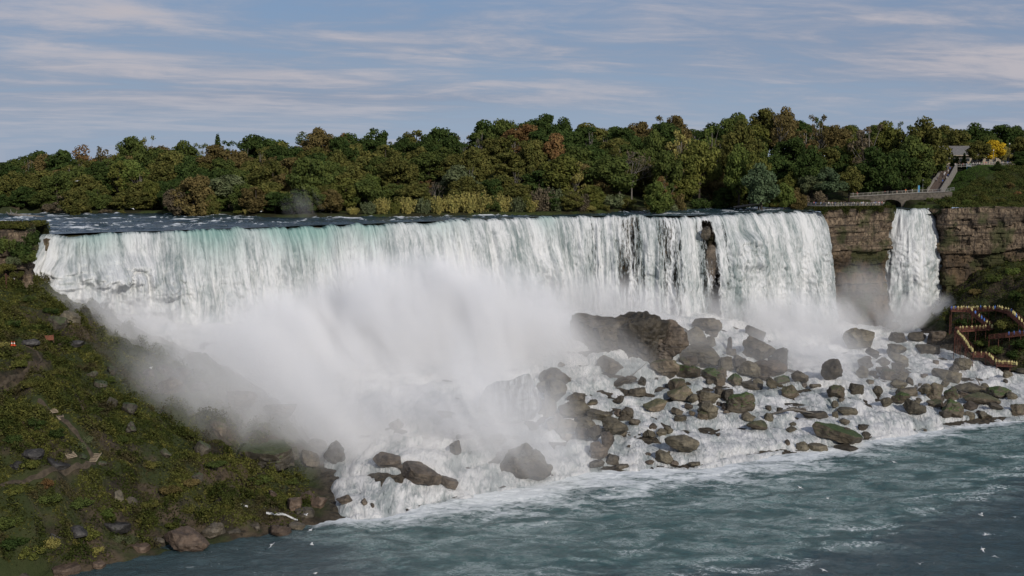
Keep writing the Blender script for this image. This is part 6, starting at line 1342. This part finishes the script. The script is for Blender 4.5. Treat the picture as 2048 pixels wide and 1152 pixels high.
for px, py, Y, s_, lab in [(301, 735, 285, 1.5, 'white gull flying past the misty rocks on the left bank'), (1228, 977, 262, 1.1, 'gull skimming the foam apron in the middle'), (1092, 1045, 240, 1.2, 'gull banking over the dark water in the middle'), (1600, 975, 262, 1.2, 'gull gliding over the teal water'), (1655, 996, 255, 1., 'small gull low over the teal water'), (1962, 1030, 230, 1.5, 'bright gull over the dark water near the foam line'), (1620, 1036, 235, 1., 'gull nearest the curl of the foam line'), (1512, 944, 270, 1., 'gull at the edge of the still water'), (1788, 924, 280, 1.1, 'dark winged gull near the foam edge'), (1806, 846, 300, 1.1, 'gull crossing the white foam at the right'), (1791, 845, 302, 1., 'second gull crossing the white foam, on its mist side'), (543, 1089, 225, 1.3, 'gull over the dark water off the left bank'), (623, 1089, 226, 1.2, 'white gull off the tip of the left bank'), (621, 1060, 232, 1.1, 'small white gull just off the tip of the left bank'), (631, 1146, 215, 1.2, 'gull at the bottom edge of the dark water'), (612, 1030, 240, 1.1, 'gull by the red brown blocks of the shore'), (1965, 1098, 220, 1.3, 'gull over the dark water in the lower right'), (1990, 1112, 218, 1.1, 'second gull in the lower right, the lower of two'), (1972, 1068, 226, 1.3, 'gull sitting above the bright fleck of foam'), (1647, 1140, 215, 1.1, 'gull beside the lower foam band'), (2030, 1034, 228, 1.1, 'gull at the far end of the dark water'), (1840, 1128, 217, 1., 'gull low over the dark water beyond the foam band'), (266, 417, 425, 1.3, 'tiny white gull before the dark wood at the left'), (154, 362, 425, 1.2, 'tiny gull against the left trees'), (522, 423, 410, 1.2, 'tiny gull over the upper river by the puff of mist')]:
    o = bpy.data.objects.new('gull', GM[rp.integers(3)]); C.objects.link(o); o.location = at_Y(px, py, Y); o.scale = (s_,) * 3; o.rotation_euler = (rp.uniform(-.3, .3), rp.uniform(-.5, .5), rp.uniform(0, 6.28)); tag(o, lab, 'gull', 'gulls over the water')

# bushes growing up round the boardwalks
for px, py, r, h, leaf, lab in [(1930, 648, 2.6, 3.2, 'dark', 'dark bush below the upper boardwalk, nearest the fall'), (1962, 655, 2.4, 3., 'dark', 'dark bush between the upper and middle boardwalks'), (2010, 655, 3.2, 4., 'olive', 'large olive bush under the sunny descending stairs'), (2040, 690, 3., 3.4, 'dark', 'dark bush under the straight trestle boardwalk'), (1965, 690, 2.8, 2.8, 'green', 'green bush inside the bend of the steep stairs'), (1992, 705, 2.8, 3., 'green', 'green mossy bush over the short lower stairs'), (2025, 712, 2.6, 2.6, 'dark', 'dark bush behind the lowest platform'), (1915, 645, 2., 2., 'olive', 'olive bush at the wet end of the upper boardwalk'), (1990, 560, 3.2, 3., 'green', 'green bush high on the mound right of the narrow fall'), (2025, 545, 3., 2.6, 'bright', 'fresh green bush on top of the mound under the cliff'), (1950, 585, 2.6, 2.6, 'brown', 'brownish bush on the flank of the mound'), (2030, 595, 3., 2.8, 'dark', 'dark bush above the sunny descending stairs')]:
    q = hit_low(px, py + 4); plant('shrub', 'bush', (q[0], q[1], q[2] - .3), r, h, leaf, lab, 'shrub', 'bushes around the boardwalks')
# ================================================================== mist: closed ellipsoids of drifting spray, filled with a volume
def mist_mat(name, dens, scale, thr, soft, edge=1., stretch=.45, amp=1.5, lean=.45):
    t = NT(name); oc = t.n('ShaderNodeTexCoord').outputs['Object']; p = t.pos(); s = t.sep(p)
    r = t.n('ShaderNodeVectorMath', {0: oc}, operation='LENGTH').outputs['Value']
    fall_ = t.math('POWER', t.math('SUBTRACT', 1., r, clamp=True), edge)
    pw = t.comb(t.math('ADD', s[0], t.math('MULTIPLY', s[2], lean)), s[1], t.math('MULTIPLY', s[2], stretch))
    nz = t.noise(pw, scale, 5, .62, .6)
    d = t.map(t.math('ADD', fall_, t.math('MULTIPLY', t.math('SUBTRACT', nz, .5), amp)), thr, thr + soft)
    d = t.math('MULTIPLY', t.math('MULTIPLY', d, t.map(fall_, 0., .35)), dens)
    v = t.n('ShaderNodeVolumePrincipled', {'Color': (.985, .985, .99, 1), 'Density': d, 'Anisotropy': -.25}).outputs[0]
    return t.out(None, v)
MM = {'haze': mist_mat('mist_haze', .018, .05, .0, .9), 'core': mist_mat('mist_core', .13, .048, .10, .80, amp=2.1, lean=.25), 'mid': mist_mat('mist_mid', .055, .05, .05, .8), 'thin': mist_mat('mist_thin', .026, .06, .05, .85), 'soft': mist_mat('mist_soft', .085, .055, .08, .8, amp=2.1), 'burst': mist_mat('mist_burst', .55, .15, .22, .4, amp=2.0, stretch=.8, lean=-.15), 'puff': mist_mat('mist_puff', .12, .085, .10, .7), 'wisp': mist_mat('mist_wisp', .02, .28, .25, .8, stretch=.2, amp=2.2)}
def mist(px, py, Y, rx, ry, rz, kind, label, tilt=0.):
    D, Fc = ico(3); o = mk('mist', D * 1.0, Fc, MM[kind], smooth_=True); o.location = at_Y(px, py, Y); o.scale = (rx, ry, rz); o.rotation_euler = (0, tilt, 0)
    tag(o, label, 'mist', 'clouds of spray below the falls', 'stuff'); return o
for a_ in [
  (790, 712, 334, 54, 34, 33, 'core', 'dense white cloud of mist billowing before the middle of the falls', .1),
  (765, 600, 346, 30, 16, 21, 'core', 'column of spray climbing the middle of the falls', -.3),
  (540, 715, 320, 54, 26, 24, 'core', 'bright mist between the left bank and the falls', .2),
  (980, 650, 356, 44, 24, 25, 'core', 'mist drifting off the foot of the falls toward the rocks', .35),
  (310, 715, 312, 38, 20, 15, 'mid', 'grey mist spilling over the crest of the left bank', .35),
  (520, 800, 285, 50, 22, 26, 'mid', 'thin mist drifting across the shaded end of the left bank', .35),
  (770, 850, 284, 44, 18, 28, 'soft', 'pale mist over the white cascade', .1),
  (985, 810, 284, 34, 13, 26, 'soft', 'mist around the veiled dark rock', .3),
  (1210, 610, 396, 60, 18, 15, 'mid', 'band of mist along the foot of the falls right of the middle', .15),
  (1560, 645, 420, 52, 18, 17, 'puff', 'puff of mist rising at the right end of the wide fall', .12),
  (1620, 720, 390, 36, 20, 18, 'mid', 'thin mist hanging over the right rapids', .15),
  (1840, 640, 444, 25, 11, 14, 'puff', 'spray cloud at the foot of the narrow fall', .0),
  (1730, 590, 446, 22, 9, 17, 'mid', 'faint spray against the brown cliff between the falls', .0),
  (1130, 720, 350, 44, 24, 22, 'mid', 'thin mist over the rocks left of the rapids', .35),
  (880, 930, 268, 40, 12, 14, 'thin', 'thin mist over the foot of the white cascade', .1),
  (1060, 880, 278, 30, 14, 16, 'thin', 'thin mist around the huge triangular boulder', .2),
  (1200, 655, 368, 40, 12, 20, 'thin', 'veil of mist before the brown rock masses', .25),
  (215, 625, 307, 26, 8, 9, 'mid', 'spray where the left end of the wide fall meets the bank', .2),
  (1520, 740, 372, 95, 26, 22, 'haze', 'faint haze of spray hanging over the right rapids', .08),
  (605, 410, 398, 10, 7, 9, 'wisp', 'wisp of spray standing on the upper river', -.2)]:
    mist(*a_)
# ================================================================== camera, light, sky
sc = bpy.context.scene
cam = bpy.data.cameras.new('camera'); co = bpy.data.objects.new('camera', cam); C.objects.link(co)
cam.sensor_width = 36; cam.lens = 36 * F / 2048; cam.clip_end = 6000; cam.clip_start = 1
co.location = (0, 0, H); co.rotation_euler = (math.pi / 2 - PITCH, 0, 0); sc.camera = co
SUN = np.array([.42, -.78, .47]); SUN /= np.linalg.norm(SUN)
el = math.asin(SUN[2]); az = math.atan2(SUN[0], SUN[1])
sun = bpy.data.lights.new('sun', 'SUN'); sun.energy = 3.0; sun.angle = R(.6); sun.color = (1., .935, .85)
so = bpy.data.objects.new('sun', sun); C.objects.link(so)
from mathutils import Vector
so.rotation_euler = Vector(SUN).to_track_quat('Z', 'Y').to_euler(); so.location = (100, -100, 300)
w = bpy.data.worlds.new('World'); sc.world = w; w.use_nodes = True
t = NT('', world=w)
sky = t.n('ShaderNodeTexSky', sky_type='NISHITA', sun_disc=False, sun_elevation=el, sun_rotation=az, altitude=100., air_density=1., dust_density=.25, ozone_density=5.)
d = t.n('ShaderNodeTexCoord').outputs['Generated']; s = t.sep(d)
zz_ = t.math('ADD', t.math('MAXIMUM', s[2], 0.), .075)
cu = t.math('DIVIDE', s[0], zz_); cv = t.math('DIVIDE', s[1], zz_)            # a flat cloud layer seen in perspective
v1 = t.comb(t.math('MULTIPLY', cu, .75), t.math('ADD', t.math('MULTIPLY', cv, 1.), t.math('MULTIPLY', cu, -.25)), 0.)
n1 = t.noise(v1, .55, 8, .60, .9); n2 = t.noise(v1, 2.0, 8, .66, .5); n3 = t.noise(t.vmath('ADD', v1, (3.3, 5.1, 0)), .20, 3, .5, .4)
cl = t.math('ADD', t.math('MULTIPLY', n1, .5), t.math('ADD', t.math('MULTIPLY', n2, .30), t.math('MULTIPLY', n3, .60)))
cm = t.math('MULTIPLY', t.map(cl, .53, .83, 0, .95), t.map(s[2], -.005, .07, .35, 1.))
veil = t.math('MULTIPLY', t.map(s[2], .0, .30, .92, .45), 1.)      # high thin overcast, thicker towards the horizon
bg = t.n('ShaderNodeBackground', {'Strength': .085})
shade = t.mix(t.map(t.math('ADD', t.math('MULTIPLY', n2, .4), t.math('MULTIPLY', n1, .6)), .40, .62), (2.9, 3.3, 4.4), (5.8, 5.5, 5.9))
skyc = t.mix(veil, sky.outputs[0], t.mix(t.map(s[2], .0, .14), (3.3, 4.3, 5.9), (2.1, 3.05, 4.95)))
skyc = t.mix(cm, skyc, shade)
t.nt.links.new(skyc, bg.inputs['Color'])
o = t.n('ShaderNodeOutputWorld'); t.nt.links.new(bg.outputs[0], o.inputs['Surface'])
w.cycles.sampling_method = 'AUTOMATIC'
sc.view_settings.view_transform = 'Standard'; sc.view_settings.look = 'None'; sc.view_settings.exposure = 0.; sc.view_settings.gamma = 1.
sc.cycles.use_denoising = True; sc.cycles.use_adaptive_sampling = True; sc.cycles.adaptive_threshold = .02
sc.cycles.max_bounces = 8; sc.cycles.diffuse_bounces = 2; sc.cycles.glossy_bounces = 2; sc.cycles.transparent_max_bounces = 8; sc.cycles.transmission_bounces = 2
sc.cycles.volume_bounces = 4; sc.cycles.volume_step_rate = .75; sc.cycles.volume_max_steps = 128
sc.render.threads_mode = 'AUTO'
